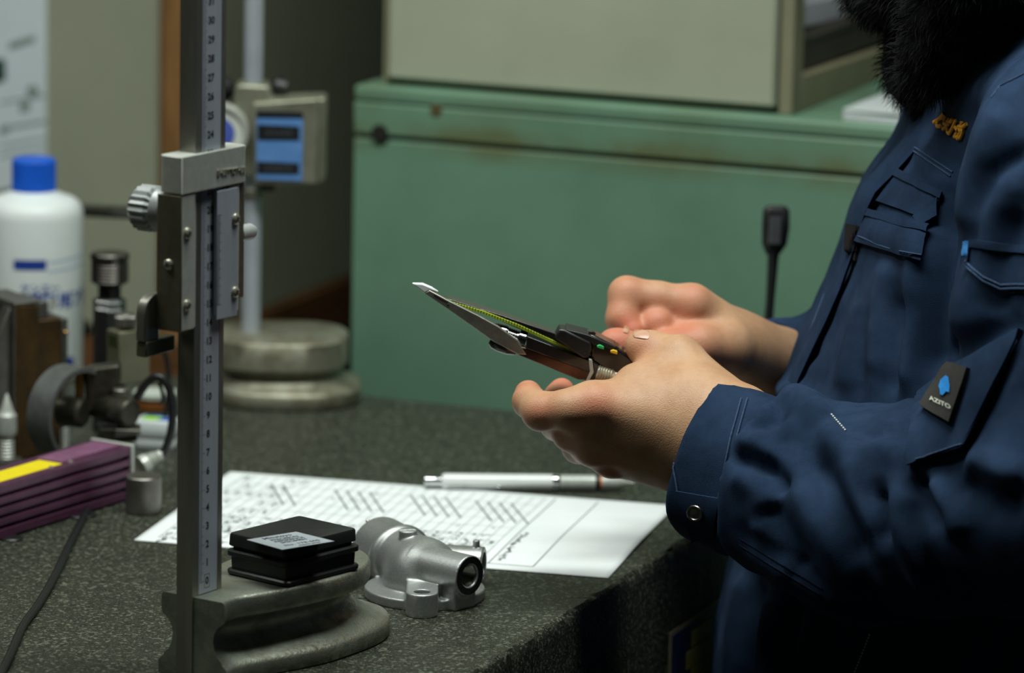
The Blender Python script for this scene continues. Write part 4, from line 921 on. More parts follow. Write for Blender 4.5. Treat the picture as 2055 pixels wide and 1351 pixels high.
mk('pack_body', rbox(.030, .024, .006, [(0, .002), (.001, .0004), (.004, 0), (.007, .0008), (.0085, 0), (hE-.004, 0), (hE-.001, .0012), (hE, .003)]), M_pap, Er)
def top(name, poly, m): mk(name, prism([(x, y, hE+.0001) for x, y in poly], (0, 0, .0003)), m, Er, smooth=False)
top('lime_print', [(-.010, -.007), (.001, -.008), (.004, .002), (-.008, .006)], M_lime); top('blue_print', [(.002, -.0075), (.010, -.007), (.010, .004), (.005, .001)], M_blu); top('blue_print', [(-.011, .002), (-.008, .007), (.006, .008), (.003, .004)], M_blu)
# ================================================================== caliper in the hands
Yc = 2.60
def A(x, y, d=0.): return Yp(x, y, Yc+d)
M_blkg = mat('gloss_black', S(26, 24, 24), .22, c2=S(34, 30, 28), scale=80, coat=.3); M_brn = mat('brown_black_steel', S(104, 78, 68), .28, .9, c2=S(84, 62, 54), scale=60)
M_lime2 = mat('lime_line', S(190, 214, 62), .45, c2=S(176, 200, 52), scale=100); M_jaw = mat('jaw_steel', S(168, 164, 154), .42, .85, c2=S(150, 146, 136), scale=120, bump=.1); M_tip = mat('bright_tip', S(236, 240, 240), .5, .1, c2=S(226, 232, 232), scale=60)
o = A(1180, 740); cp_ = thing('digital_caliper', tuple(o), 'black digital caliper with yellow green scale edge held in both hands', 'caliper')
def bar(name, pts, d0, th, m, par=None, bev=.0004, **k): return mk(name, prism([A(x, y, d0) for x, y in pts], (0, th, 0)), m, par or cp_, bevel=bev, world=True, **k)
bar('scale_beam', [(890, 603), (905, 601), (1010, 634), (1110, 668), (1192, 702), (1186, 722), (1150, 706), (1040, 660), (960, 625)], 0, .012, M_blkg)
bar('lime_edge', [(893, 602), (905, 605), (970, 624), (1040, 651), (1110, 683), (1156, 705), (1150, 708), (1105, 688), (1035, 656), (965, 629), (903, 611)], -.0006, .003, M_lime2, bev=.0002)
bar('green_mark', [(893, 600), (906, 603), (911, 609), (898, 607)], -.0009, .002, mat('green_print', S(60, 170, 74), .5, c2=S(50, 156, 64), scale=60), bev=0)
tk_ = [prism([A(915+i*5.6, 605.5+i*1.95+.03*i*i*.11, -.0010), A(916.2+i*5.6, 606+i*1.95+.03*i*i*.11, -.0010), A(914.5+i*5.6, 610+i*1.95+.03*i*i*.11, -.0010), A(913.3+i*5.6, 609.5+i*1.95+.03*i*i*.11, -.0010)], (0, .0003, 0)) for i in range(38)]
mk('scale_ticks', join(*tk_), M_blkg, cp_, world=True, smooth=False)
bar('bright_tip', [(826, 569), (848, 569.5), (866, 577), (881, 587), (862, 584), (852, 589)], -.004, .004, M_tip, bev=.0008)
bar('jaw', [(852, 589), (862, 582), (900, 603), (960, 633), (1000, 655), (1040, 684), (1046, 696), (1058, 713), (1040, 712), (990, 686), (916, 633)], -.0042, .003, M_jaw, bev=.0006)
mk('jaw_slot', prism([A(871, 591, -.0044), A(900, 607, -.0044), A(900, 608.5, -.0044), A(871, 593, -.0044)], (0, .0003, 0)), M_print, cp_, world=True, smooth=False)
mk('rivet', ball(A(899, 611, -.0042), .0006), M_print, cp_, world=True)
bar('lower_bar_front', [(1056, 674), (1190, 726), (1184, 748), (1056, 700)], -.0045, .012, M_blkg, bev=.0006)
bar('lower_bar', [(1046, 696), (1056, 699), (1184, 746), (1182, 764), (1160, 762), (1040, 713)], -.004, .012, M_brn, bev=.0006)
rl0 = A(990, 662, .0035); rax = (A(1052, 685, .0035)-rl0)
rp_ = [(-.0035, .0010), (-.002, .0036), (.001, .0046), (.007, .0052), (.0075, .0050)]
for i in range(5): rp_ += [(.0078+.0013*i, .0050), (.0084+.0013*i, .0045)]
rp_ += [(.0148, .0050), (.0152, .0056), (.0196, .0060), (.0200, .0050)]
mk('chrome_roller', lathe(rl0, rax, rp_, 32), M_chrome, cp_, world=True, sharp=15)
wr_ = lathe(A(984, 681, .0015), A(1040, 706, .0015)-A(984, 681, .0015), [(0, .0030), (.002, .0046), (.006, .0050), (.012, .0044), (.017, .0026)], 24); mk('black_wheel', wr_, M_blkg, cp_, world=True)
bar('bar_end', [(1181, 720), (1188, 722), (1192, 748), (1182, 766), (1176, 765), (1184, 746)], -.0055, .010, M_satin, bev=.0005)
bar('bar_cap', [(1188, 724), (1201, 732), (1199, 754), (1190, 765), (1184, 764), (1192, 748)], -.005, .011, M_blkg, bev=.0006)
sp0 = A(1197, 746, -.001); sax = A(1232, 757, -.001)-sp0; spp = [(0, .0045)]
for i in range(6): spp += [(.0010+.0015*i, .0052), (.0018+.0015*i, .0046)]
spp += [(.0105, .0042), (.018, .0038)]
mk('thumb_spindle', lathe(sp0, sax, spp, 26), M_bolt, cp_, world=True, sharp=15)
sl = bar('slider', [(1112, 679), (1122, 660), (1134, 662), (1186, 688), (1188, 703), (1180, 720), (1170, 719), (1150, 706)], -.006, .016, M_bx, bev=.0012)
bar('display_body', [(1184, 694), (1128, 664), (1190, 672), (1240, 698), (1268, 718), (1281, 736), (1276, 748), (1248, 756), (1220, 748), (1186, 726)], -.003, .018, M_blkg, bev=.003, seg=3)
bar('display_top', [(1134, 661), (1180, 672), (1236, 697), (1230, 703), (1190, 692)], -.005, .02, M_bx, bev=.0006)
for x, y, c, n in ((1205, 698, S(40, 190, 100), 'green_button'), (1232, 708, S(236, 190, 40), 'yellow_button')): bar(n, [(x-7, y-4), (x-1, y-6), (x+7, y-2), (x+7, y+4), (x-1, y+2), (x-7, y)], -.0062, .005, mat(n, c, .4, c2=tuple(k*.9 for k in c), scale=80), bev=.0004)
mk('lock_knob', lathe(A(1186, 676, .002), (.25, 0, 1), [(0, .0022), (.003, .0022), (.0034, .0012)], 16), M_blkg, cp_, world=True)
# ================================================================== the worker
def skin():
    m = mat('skin', S(200, 157, 122), .46, c2=S(188, 143, 108), scale=60, bump=.35, bscale=1300, spec=.4)
    nt = m.node_tree; N = nt.nodes; L = nt.links; b = N['Principled BSDF']; src = b.inputs['Base Color'].links[0].from_socket
    at = N.new('ShaderNodeAttribute'); at.attribute_name = 'red'
    mx = N.new('ShaderNodeMix'); mx.data_type = 'RGBA'; L.new(at.outputs['Fac'], mx.inputs[0]); L.new(src, mx.inputs[6]); mx.inputs[7].default_value = (*S(206, 116, 92), 1)
    L.new(mx.outputs[2], b.inputs['Base Color']); b.inputs['Subsurface Weight'].default_value = .12; b.inputs['Subsurface Radius'].default_value = (.004, .0015, .0008); b.inputs['Subsurface Scale'].default_value = 1.
    return m
M_skin = skin()
def denim():
    m = mat('navy_work_cotton', S(30, 45, 66), .92, c2=S(46, 64, 91), scale=22, thr=(.38, .72), bump=.3, bscale=2400, spec=.08); return m
M_navy = denim(); M_navyd = mat('navy_seam', S(20, 28, 46), .95, c2=S(28, 38, 60), scale=200, bump=.6, bscale=1500, spec=.1); M_seam = mat('stitch_blue', S(70, 90, 118), .9, c2=S(52, 68, 94), scale=900, spec=.1)
M_fur = mat('black_fleece', S(15, 15, 17), .95, c2=S(22, 23, 26), scale=200, spec=.2)
pe = thing('person', (.29, 2.70, FZ), 'worker in a navy work jacket and black fleece neck warmer holding a caliper', 'person')

def chain(P, pts, k=.004):
    d = None
    for (x0, y0, Y0, r0), (x1, y1, Y1, r1) in zip(pts, pts[1:]):
        c = sd_cap(P, Yp(x0, y0, Y0), Yp(x1, y1, Y1), r0*.001, r1*.001); d = c if d is None else smin(d, c, k)
    return d
def bounds(chs, pad=.02):
    A_ = np.array([Yp(x, y, Y) for c in chs for x, y, Y, r in c]); return A_.min(0)-pad, A_.max(0)+pad
# left hand (nearer): back of the hand towards the camera, thumb on top of the caliper
L_idx = [(1188, 813, 2.558, 12.6), (1140, 822, 2.555, 11.2), (1086, 826, 2.562, 10.9), (1062, 806, 2.578, 9.3), (1060, 791, 2.592, 8.2)]
L_mid = [(1182, 858, 2.560, 12.2), (1146, 868, 2.568, 10.6), (1118, 850, 2.594, 9.6), (1120, 800, 2.622, 8.4), (1127, 784, 2.628, 7.6)]
L_rng = [(1192, 894, 2.566, 11.6), (1163, 895, 2.586, 10.0), (1150, 860, 2.616, 9.0), (1165, 815, 2.634, 8.0)]
L_lit = [(1232, 917, 2.578, 10.4), (1205, 912, 2.602, 8.8), (1192, 880, 2.626, 7.8), (1200, 850, 2.64, 7.0)]
L_thb = [(1425, 800, 2.575, 17.), (1364, 719, 2.592, 12.6), (1330, 713, 2.598, 10.4), (1302, 701, 2.600, 10.2), (1283, 695, 2.600, 8.4)]
L_palm = [[(1188, 813, 2.562, 12.6), (1395, 800, 2.570, 18)], [(1182, 858, 2.562, 12.4), (1395, 850, 2.560, 20)], [(1194, 893, 2.568, 11.8), (1395, 895, 2.562, 20)], [(1234, 916, 2.58, 10.8), (1375, 938, 2.572, 15.5)],
          [(1290, 800, 2.585, 17), (1400, 850, 2.58, 22)], [(1275, 762, 2.575, 7.5), (1364, 735, 2.588, 10)], [(1395, 850, 2.562, 22), (1470, 880, 2.552, 26), (1600, 940, 2.525, 29)], [(1390, 900, 2.566, 21), (1470, 915, 2.552, 23)], [(1390, 800, 2.572, 18), (1470, 850, 2.555, 22)]]
def left_hand(P):
    palm = None
    for c in L_palm:
        d = chain(P, c, .01); palm = d if palm is None else smin(palm, d, .012)
    f = smin(chain(P, L_idx), palm, .008)
    for c in (L_mid, L_rng, L_lit): f = smin(f, smin(chain(P, c), palm, .006), .0012)
    f = smin(f, chain(P, L_thb, .006), .009)
    # extensor tendon ridge and knuckle
    f = smin(f, chain(P, [(1205, 815, 2.553, 4.5), (1320, 838, 2.5535, 3.0)]), .014)
    f = smin(f, chain(P, [(1215, 930, 2.572, 6.5), (1222, 934, 2.572, 6.5)]), .006)
    return f
R_idx = [(1388, 614, 2.700, 12.2), (1320, 603, 2.700, 11.4), (1258, 592, 2.698, 11.2), (1249, 640, 2.690, 10.0), (1268, 664, 2.684, 7.6)]
R_mid = [(1395, 640, 2.708, 12.), (1318, 612, 2.706, 10.8), (1318, 652, 2.690, 10.2), (1345, 674, 2.692, 8.4)]
R_rng = [(1405, 660, 2.716, 11.2), (1368, 634, 2.704, 10.2), (1366, 668, 2.692, 9.6), (1390, 686, 2.694, 8.4)]
R_lit = [(1420, 690, 2.735, 10.2), (1362, 680, 2.744, 9), (1360, 705, 2.73, 8), (1390, 712, 2.724, 7.4)]
R_thb = [(1455, 700, 2.696, 16.5), (1400, 696, 2.680, 13), (1350, 703, 2.674, 11.4), (1300, 708, 2.666, 10.4), (1243, 694, 2.661, 9.4), (1228, 690, 2.659, 8.6)]
R_palm = [[(1388, 614, 2.70, 12.2), (1480, 690, 2.72, 16), (1570, 745, 2.752, 22)], [(1395, 640, 2.712, 12), (1480, 705, 2.73, 18), (1565, 745, 2.755, 22)], [(1400, 660, 2.722, 11.5), (1470, 720, 2.735, 18)], [(1425, 690, 2.735, 10.5), (1500, 745, 2.745, 16), (1560, 772, 2.752, 18)], [(1455, 690, 2.698, 15), (1560, 738, 2.745, 19)], [(1560, 752, 2.752, 23), (1700, 800, 2.83, 26)]]
def right_hand(P):
    palm = None
    for c in R_palm:
        d = chain(P, c, .01); palm = d if palm is None else smin(palm, d, .010)
    f = smin(chain(P, R_idx, .003), palm, .006)
    for c in (R_mid, R_rng, R_lit): f = smin(f, smin(chain(P, c, .003), palm, .006), .003)
    return smin(f, chain(P, R_thb, .006), .005)
def redness(V, pts):
    r = np.zeros(len(V))
    for x, y, Y, rad, a in pts: r = np.maximum(r, a*np.exp(-(((V-np.array(Yp(x, y, Y)))**2).sum(1))/(rad*.001)**2))
    return r
lo, hi = bounds([L_idx, L_mid, L_rng, L_lit, L_thb]+L_palm, .032); V1, F1 = surface(left_hand, lo, hi, .0011, 3)
r1 = redness(V1, [(1200, 812, 2.545, 13, .55), (1060, 790, 2.585, 12, .8), (1127, 784, 2.625, 12, .9), (1085, 835, 2.55, 12, .5), (1205, 925, 2.57, 16, .75), (1140, 880, 2.56, 13, .4), (1283, 690, 2.59, 10, .35)])
lo, hi = bounds([R_idx, R_mid, R_rng, R_lit, R_thb]+R_palm, .03); V2, F2 = surface(right_hand, lo, hi, .0012, 3)
r2 = redness(V2, [(1258, 580, 2.69, 14, .45), (1262, 655, 2.68, 14, .85), (1232, 690, 2.655, 16, .95), (1388, 590, 2.69, 14, .5), (1360, 660, 2.675, 22, .7), (1318, 635, 2.68, 16, .7), (1240, 610, 2.68, 16, .5), (1400, 700, 2.67, 18, .45)])

# ---- torso outline: front silhouette pixels at the body's middle plane
YT0 = 2.70
fr_ = [(1438, 1700), (1428, 1480), (1430, 1351), (1437, 1260), (1455, 1180), (1480, 1090), (1520, 960), (1556, 820), (1585, 740), (1612, 680), (1652, 600), (1684, 520), (1708, 440), (1735, 380), (1795, 300), (1850, 225), (1890, 170), (1930, 110), (1960, 60)]
fp = [Yp(x, y, YT0) for x, y in fr_]; tz = np.array([p.z for p in fp]); tx_ = np.array([p.x for p in fp])
bz_ = [-.22, -.07, .1, .2, .28, .32, .36]; bxv = [.425, .415, .43, .435, .425, .40, .37]; wz = [.195, .18, .185, .188, .178, .13, .085]
def torso(P, ins=0.):
    z = P[..., 2]; fx = np.interp(z, tz, tx_); bx_ = np.interp(z, bz_, bxv); hw_ = np.interp(z, bz_, wz)
    cx = (fx+bx_)/2; a = (bx_-fx)/2-ins; b = hw_-ins
    q = (np.abs((P[..., 0]-cx)/a)**2.3+np.abs((P[..., 1]-YT0)/b)**2.3)**(1/2.3)
    return (q-1)*np.minimum(a, b)
nS, nE, nM, nW = Yp(2214, 335, 2.478), Yp(2165, 985, 2.425), Yp(1750, 1034, 2.50), Yp(1425, 923, 2.562)
fS, fE, fW = Vector((.315, 2.905, .285)), Vector((.345, 2.985, .06)), Yp(1552, 753, 2.76)
def jacket(P):
    d = np.maximum(torso(P), P[..., 2]-.352)
    d = np.maximum(d, -.205-P[..., 2])
    sh = smin(sd_cap(P, nS+Vector((0, .02, 0)), Vector((nS.x-.015, YT0, nS.z+.030)), .068, .06), sd_cap(P, fS, Vector((nS.x-.015, YT0, nS.z+.030)), .068, .07), .02)
    d = smin(d, sh, .03)
    arm = smin(sd_cap(P, nS, nE, .076, .071), sd_cap(P, nE, nM, .069, .0575), .02)
    arm = smin(arm, sd_cap(P, nM, nW+(nM-nW)*.22, .0575, .0495), .02)
    a = np.array((nM-nW).normalized()); arm = smax(arm, -sd_cap(P, np.array(nW)-a*.05, np.array(nM)-a*.03, .040, .036), .003)
    arm = np.maximum(arm, .036-(P-np.array(nW))@a)
    far = smin(sd_cap(P, fS, fE, .07, .066), sd_cap(P, fE, fW, .06, .0345), .02)
    b = np.array((fE-fW).normalized()); far = smax(far, -sd_cap(P, np.array(fW)-b*.06, np.array(fW)+b*.06, .031, .030), .003)
    far = np.maximum(far, -((P-np.array(fW))@b))
    d = smin(d, arm, .010); d = smin(d, far, .012)
    d = smax(d, -sd_cap(P, (nS.x-.03, YT0, .30), (nS.x-.04, YT0, .46), .062, .075), .004)
    return d
VJ, FJ = surface(jacket, (.085, 2.315, -.215), (.47, 3.07, .405), .0031, 4)
NJ = normals(VJ, FJ)
from mathutils import noise as mn_
def displace(V, N, strokes):
    d = V-CC; z = d@CF; px = 1027.5+FPX*(d@CR)/z; py = 675.5-FPX*(d@CU)/z
    vis = np.clip((-(N*(d/np.linalg.norm(d, axis=1)[:, None])).sum(1)+.25)/.35, 0, 1)*(V[:, 1] < 2.76)
    out = np.zeros(len(V))
    for pts, w_, a in strokes:
        e, t = seg_dist(px, py, pts); w_ = w_*1.25+2; out += a*.00135*np.exp(-(e/w_)**2)*np.clip(np.minimum(t, 1-t)*6+.25, 0, 1)
    return V+N*(out*vis)[:, None]
FOLDS = [
 # sleeve, near the cuff
 ([(1468, 912), (1505, 925), (1545, 942), (1585, 990)], 13, -5.5), ([(1480, 888), (1525, 905), (1560, 915)], 15, 4), ([(1478, 945), (1520, 985), (1545, 1030)], 20, 4.5),
 ([(1500, 856), (1540, 850), (1566, 832), (1572, 800)], 13, -6), ([(1560, 800), (1590, 795), (1625, 815), (1660, 850)], 22, 6), ([(1505, 880), (1560, 868), (1600, 850)], 16, 3.5),
 # long diagonal pulls down the forearm
 ([(1590, 960), (1640, 1050), (1680, 1140), (1720, 1210)], 26, 5.5), ([(1632, 910), (1672, 985), (1720, 1080), (1740, 1130)], 20, -5.5), ([(1540, 1000), (1580, 1080), (1620, 1150)], 18, -4), ([(1515, 1040), (1560, 1110), (1600, 1150)], 20, 3.5),
 ([(1700, 900), (1722, 990), (1770, 1100), (1830, 1210)], 24, 5.5), ([(1745, 960), (1775, 1060), (1800, 1130), (1860, 1240)], 17, -5), ([(1772, 985), (1776, 1040), (1778, 1090)], 10, -5),
 ([(1790, 970), (1805, 1060), (1850, 1160), (1900, 1240)], 20, 5.5), ([(1832, 950), (1868, 1025), (1892, 1060)], 15, -7), ([(1868, 960), (1910, 1040), (1930, 1080)], 18, 5), ([(1822, 1000), (1850, 1100), (1905, 1190)], 12, -3.5),
 ([(1930, 960), (2000, 1010), (2055, 1020)], 26, -4), ([(1940, 920), (2010, 950), (2060, 950)], 22, 4), ([(1640, 870), (1740, 905), (1810, 895)], 26, 4), ([(1690, 875), (1740, 880), (1800, 870)], 12, -3),
 ([(1480, 1090), (1560, 1140), (1660, 1200), (1760, 1260)], 14, 3), ([(1490, 1060), (1590, 1125), (1660, 1170)], 9, -2),
 # upper arm
 ([(2050, 330), (1990, 460), (1950, 600), (1935, 700)], 28, 6), ([(2075, 290), (2000, 350), (1968, 430), (1945, 560)], 14, -5), ([(2055, 420), (2020, 520), (2000, 640)], 22, -3.5), ([(2020, 210), (1985, 280), (1958, 370), (1940, 470)], 22, 5.5), ([(2055, 640), (1990, 670), (1900, 720)], 20, -4.5),
 # chest: vertical drapes and the deep gap beside the arm
 ([(1952, 190), (1918, 290), (1895, 380), (1885, 460)], 12, -5), ([(1890, 400), (1885, 520), (1872, 640), (1868, 760)], 20, -10), ([(1850, 470), (1838, 560), (1825, 680), (1818, 800)], 16, 6), ([(1815, 590), (1800, 700), (1790, 800)], 13, -5), ([(1790, 520), (1768, 640), (1755, 760)], 18, 4.5), ([(1735, 600), (1715, 700), (1700, 790)], 18, 4), ([(1752, 610), (1735, 710), (1722, 800)], 10, -3),
 ([(1700, 500), (1668, 590), (1640, 680), (1625, 740)], 9, -4), ([(1680, 560), (1650, 650), (1620, 760)], 12, 2.5), ([(1830, 250), (1865, 340), (1890, 380)], 14, 2),
 ([(1500, 1150), (1480, 1260), (1470, 1400)], 14, 4), ([(1560, 1180), (1540, 1280), (1535, 1400)], 18, 4.5), ([(1530, 1160), (1510, 1270), (1503, 1400)], 12, -4), ([(1640, 1230), (1620, 1330), (1615, 1420)], 20, 4.5), ([(1600, 1210), (1580, 1310), (1572, 1420)], 12, -4)]
VJ = displace(VJ, NJ, FOLDS)
nz = np.array([mn_.noise(Vector(v)*38)*.0011+mn_.noise(Vector((v[0]*90, v[1]*90, v[2]*60)))*.0005 for v in VJ]); VJ = VJ+NJ*nz[:, None]
VJ = relaxed(VJ, FJ, .5)
jk = mesh_np('jacket', VJ, FJ, M_navy, pe)
BV = BVHTree.FromPolygons([tuple(v) for v in VJ], [tuple(map(int, f)) for f in FJ])
def hit(x, y, o=0., bv=None):
    d = Vector(ray(x, y)).normalized(); r = (bv or BV).ray_cast(Vector(CC), d)
    if r[0] is None: return Yp(x, y, 2.6), -d
    n = r[1] if r[1].dot(d) < 0 else -r[1]; n = (n*.6-d*.4).normalized(); return r[0]+n*o, n
def grid_solid(G, T):
    # G[j][i]: outer points, T: matching inner points
    nj, ni = len(G), len(G[0]); V = [p for r in G for p in r]+[p for r in T for p in r]; k = nj*ni; F = []
    for j in range(nj-1):
        for i in range(ni-1): a = j*ni+i; F += [(a, a+1, a+ni+1, a+ni), (k+a, k+a+ni, k+a+ni+1, k+a+1)]
    for i in range(ni-1): F += [(i, k+i, k+i+1, i+1), ((nj-1)*ni+i, (nj-1)*ni+i+1, k+(nj-1)*ni+i+1, k+(nj-1)*ni+i)]
    for j in range(nj-1): a = j*ni; F += [(a, a+ni, k+a+ni, k+a), (a+ni-1, k+a+ni-1, k+a+2*ni-1, a+2*ni-1)]
    return V, F
def drape(name, q, o, th, m, par, nu=10, nv=10, bv=None, bulge=0., sm=2):
    G = []; Nn = []
    for j in range(nv+1):
        v = j/nv; r = []; rn = []
        for i in range(nu+1):
            u = i/nu; x = (q[0][0]*(1-u)+q[1][0]*u)*(1-v)+(q[3][0]*(1-u)+q[2][0]*u)*v; y = (q[0][1]*(1-u)+q[1][1]*u)*(1-v)+(q[3][1]*(1-u)+q[2][1]*u)*v
            p, n = hit(x, y, o+bulge*math.sin(PI*u)*math.sin(PI*v), bv); r.append(p); rn.append(n)
        G.append(r); Nn.append(rn)
    for _ in range(sm):
        H = [r[:] for r in G]
        for j in range(nv+1):
            for i in range(nu+1):
                a = [G[jj][ii] for jj, ii in ((j-1, i), (j+1, i), (j, i-1), (j, i+1)) if 0 <= jj <= nv and 0 <= ii <= nu]
                d = Vector(ray(*pix(G[j][i]))).normalized(); k = sum(((p-G[j][i]).dot(d) for p in a), 0)/len(a); H[j][i] = G[j][i]+d*k*.5
        G = H
    T = [[G[j][i]-Nn[j][i]*th for i in range(nu+1)] for j in range(nv+1)]
    return mk(name, grid_solid(G, T), m, par, world=True, sharp=50)
def drape_line(name, pts, r, m, par, o=.0003, bv=None, step=9):
    P = []
    for a, b in zip(pts, pts[1:]):
        n = max(1, int(math.dist(a, b)/step))
        for i in range(n): P.append(hit(a[0]+(b[0]-a[0])*i/n, a[1]+(b[1]-a[1])*i/n, o, bv)[0])
    P.append(hit(*pts[-1], o, bv)[0]); return mk(name, tube(P, r, 6, 1, sm=False), m, par, world=True)
def drape_flat(p, ox, oy, ux, uy, vx, vy, o):
    return [tuple(hit(ox+v[0]*ux+v[1]*vx, oy+v[0]*uy+v[1]*vy, o+v[2])[0]) for v in p[0]], p[1]
# cuff
ca_ = (nM-nW).normalized(); cs = Vector((0, 0, 1)); cs = (cs-ca_*cs.dot(ca_)).normalized(); cw_ = ca_.cross(cs)
def cring(d, k, n=56, drop=0.):
    R = []
    for i in range(n):
        t = 2*PI*i/n; c, s = math.cos(t), math.sin(t); rr = 1+.03*math.sin(3*t+1)+.018*math.sin(7*t)
        tab = math.exp(-((t-PI)/.28)**2)*drop
        R.append(nW+ca_*(d+.002*math.sin(2*t))+cs*(.0478*c*rr*k)*1.0+cw_*(.0415*s*rr*k)-cs*tab)
    return R
cf = mk('cuff', loft([cring(.050, .90), cring(.004, .90), cring(-.0002, .915), cring(-.0012, .955), cring(-.0006, .985), cring(.002, 1.), cring(.012, 1.0, drop=.003), cring(.024, 1.005, drop=.004), cring(.034, 1.0), cring(.046, .985), cring(.050, .93)], False, False), M_navy, pe, world=True, sharp=80)
cfV = [tuple(pe.matrix_world @ v.co) for v in cf.data.vertices]; CB = BVHTree.FromPolygons(cfV, [tuple(p.vertices) for p in cf.data.polygons])
drape('cuff_tab', [(1358, 985), (1446, 1000), (1432, 1074), (1392, 1083)], .003, .0028, M_navy, cf, 8, 8, CB)
for pts in ([(1362, 868), (1352, 940), (1362, 1000)], [(1500, 800), (1478, 880), (1462, 960), (1448, 1030)], [(1488, 800), (1466, 880), (1450, 960), (1438, 1020)]): drape_line('cuff_seam', pts, .00055, M_seam, cf, .0009, CB)
bp_, bn_ = hit(1400, 1027, .0034, CB)
bt2 = mk('cuff_button', lathe(bp_, bn_, [(0, .0048), (.0012, .0050), (.0018, .0046), (.0018, .0036), (.0013, .0032), (.0015, .0001)], 28), mat('gunmetal', S(120, 118, 114), .32, 1., c2=S(98, 96, 92), scale=200), cf, world=True)
# far cuff with a white inner cuff
fa = (fE-fW).normalized(); fs_ = Vector((0, 0, 1)); fs_ = (fs_-fa*fs_.dot(fa)).normalized(); fw_ = fa.cross(fs_)
def fring(d, k, r=.0345): return [fW+fa*d+fs_*(r*k*math.cos(2*PI*i/40))+fw_*(r*.92*k*math.sin(2*PI*i/40)) for i in range(40)]
mk('far_cuff', loft([fring(.03, .9), fring(-.001, .9), fring(-.003, .95), fring(-.001, 1.03), fring(.03, 1.06), fring(.034, 1.0)], False, False), M_navy, pe, world=True, sharp=80)
mk('inner_cuff', loft([fring(.03, .80), fring(-.015, .80), fring(-.016, .85), fring(-.015, .89), fring(.03, .89)], False, False), mat('white_cotton', S(222, 224, 220), .9, c2=S(212, 214, 210), scale=300, bump=.3, bscale=1500), pe, world=True, sharp=80)
# front flap along the silhouette
fl_o = [(1866, 214), (1838, 246), (1800, 292), (1762, 334), (1727, 370), (1710, 410), (1700, 455), (1684, 515), (1664, 570), (1640, 630), (1612, 690), (1585, 750), (1556, 830)]
fl_i = [(1884, 232), (1862, 268), (1826, 312), (1790, 352), (1756, 386), (1736, 425), (1722, 468), (1704, 526), (1684, 582), (1658, 642), (1630, 700), (1602, 760), (1576, 840)]
G = [[Yp(a[0]*(1-u)+b[0]*u, a[1]*(1-u)+b[1]*u, 2.672-.030*u-.006*math.sin(PI*u)) for u in (0, .25, .5, .75, 1)] for a, b in zip(fl_o, fl_i)]
T = [[p+Vector((.0018, .0026, 0)) for p in r] for r in G]
ff = mk('front_flap', grid_solid(G, T), M_navy, pe, world=True, sharp=60)
fV2 = [tuple(pe.matrix_world @ v.co) for v in ff.data.vertices]; FFB = BVHTree.FromPolygons(fV2+[tuple(v) for v in VJ], [tuple(p.vertices) for p in ff.data.polygons]+[tuple(int(i)+len(fV2) for i in f) for f in FJ])
# chest pockets
p1 = drape('chest_pocket', [(1796, 340), (1892, 386), (1872, 446), (1760, 404)], .0026, .0024, M_navy, pe, 12, 8)
drape('pocket_hem', [(1797, 338), (1894, 385), (1888, 400), (1790, 353)], .0042, .0024, M_navy, p1, 12, 3)
p2 = drape('front_pocket', [(1744, 424), (1862, 462), (1846, 524), (1722, 486)], .0048, .0036, M_navy, pe, 12, 8, bulge=.003)
drape('pocket_hem', [(1745, 420), (1864, 458), (1860, 472), (1738, 434)], .0066, .0028, M_navy, p2, 12, 3)
drape_line('pocket_seam', [(1734, 478), (1790, 502), (1848, 514)], .0005, M_seam, p2, .0052)
drape('pocket_flap', [(1838, 440), (1884, 398), (1880, 436), (1852, 458)], .0052, .0022, M_navy, pe, 6, 5)
drape('velcro_patch', [(1704, 450), (1727, 454), (1722, 526), (1700, 504)], .0030, .0026, mat('brown_black_velcro', S(40, 38, 40), 1., c2=S(52, 48, 48), scale=1500, bump=.8, bscale=2500, spec=.05), pe, 5, 8, FFB)
for pts in ([(1836, 296), (1872, 320), (1912, 346)], [(1832, 302), (1870, 328), (1908, 354)], [(2055, 148), (2008, 172), (1990, 196)], [(1655, 590), (1632, 650), (1608, 712)], [(1668, 596), (1645, 660), (1622, 720)], [(1860, 820), (1850, 900)]): drape_line('seam', pts, .0006, M_seam, pe)
for pts in ([(1486, 1082), (1560, 1128), (1650, 1182)], [(1484, 1094), (1556, 1140), (1646, 1194)]): drape_line('seam', pts, .0005, M_navyd, pe, .0002)
# sleeve pen pocket with a blue bar tack
pk = drape('sleeve_pocket', [(1952, 482), (2075, 500), (2085, 600), (1944, 540)], .0026, .0024, M_navy, pe, 12, 9)
drape('pocket_hem', [(1953, 480), (2075, 497), (2075, 512), (1952, 496)], .0042, .0024, M_navy, pk, 12, 3)
for o_ in (0, 8): drape_line('pocket_seam', [(1944, 528+o_), (1975, 556+o_), (2010, 572+o_), (2070, 572+o_)], .0006, M_seam, pk, .0032)
drape('bar_tack', [(1951, 485), (1960, 486), (1956, 521), (1947, 519)], .0085, .0030, mat('blue_thread', S(60, 140, 210), .8, c2=S(50, 126, 196), scale=1500, bump=.6, bscale=3000), pk, 2, 6)
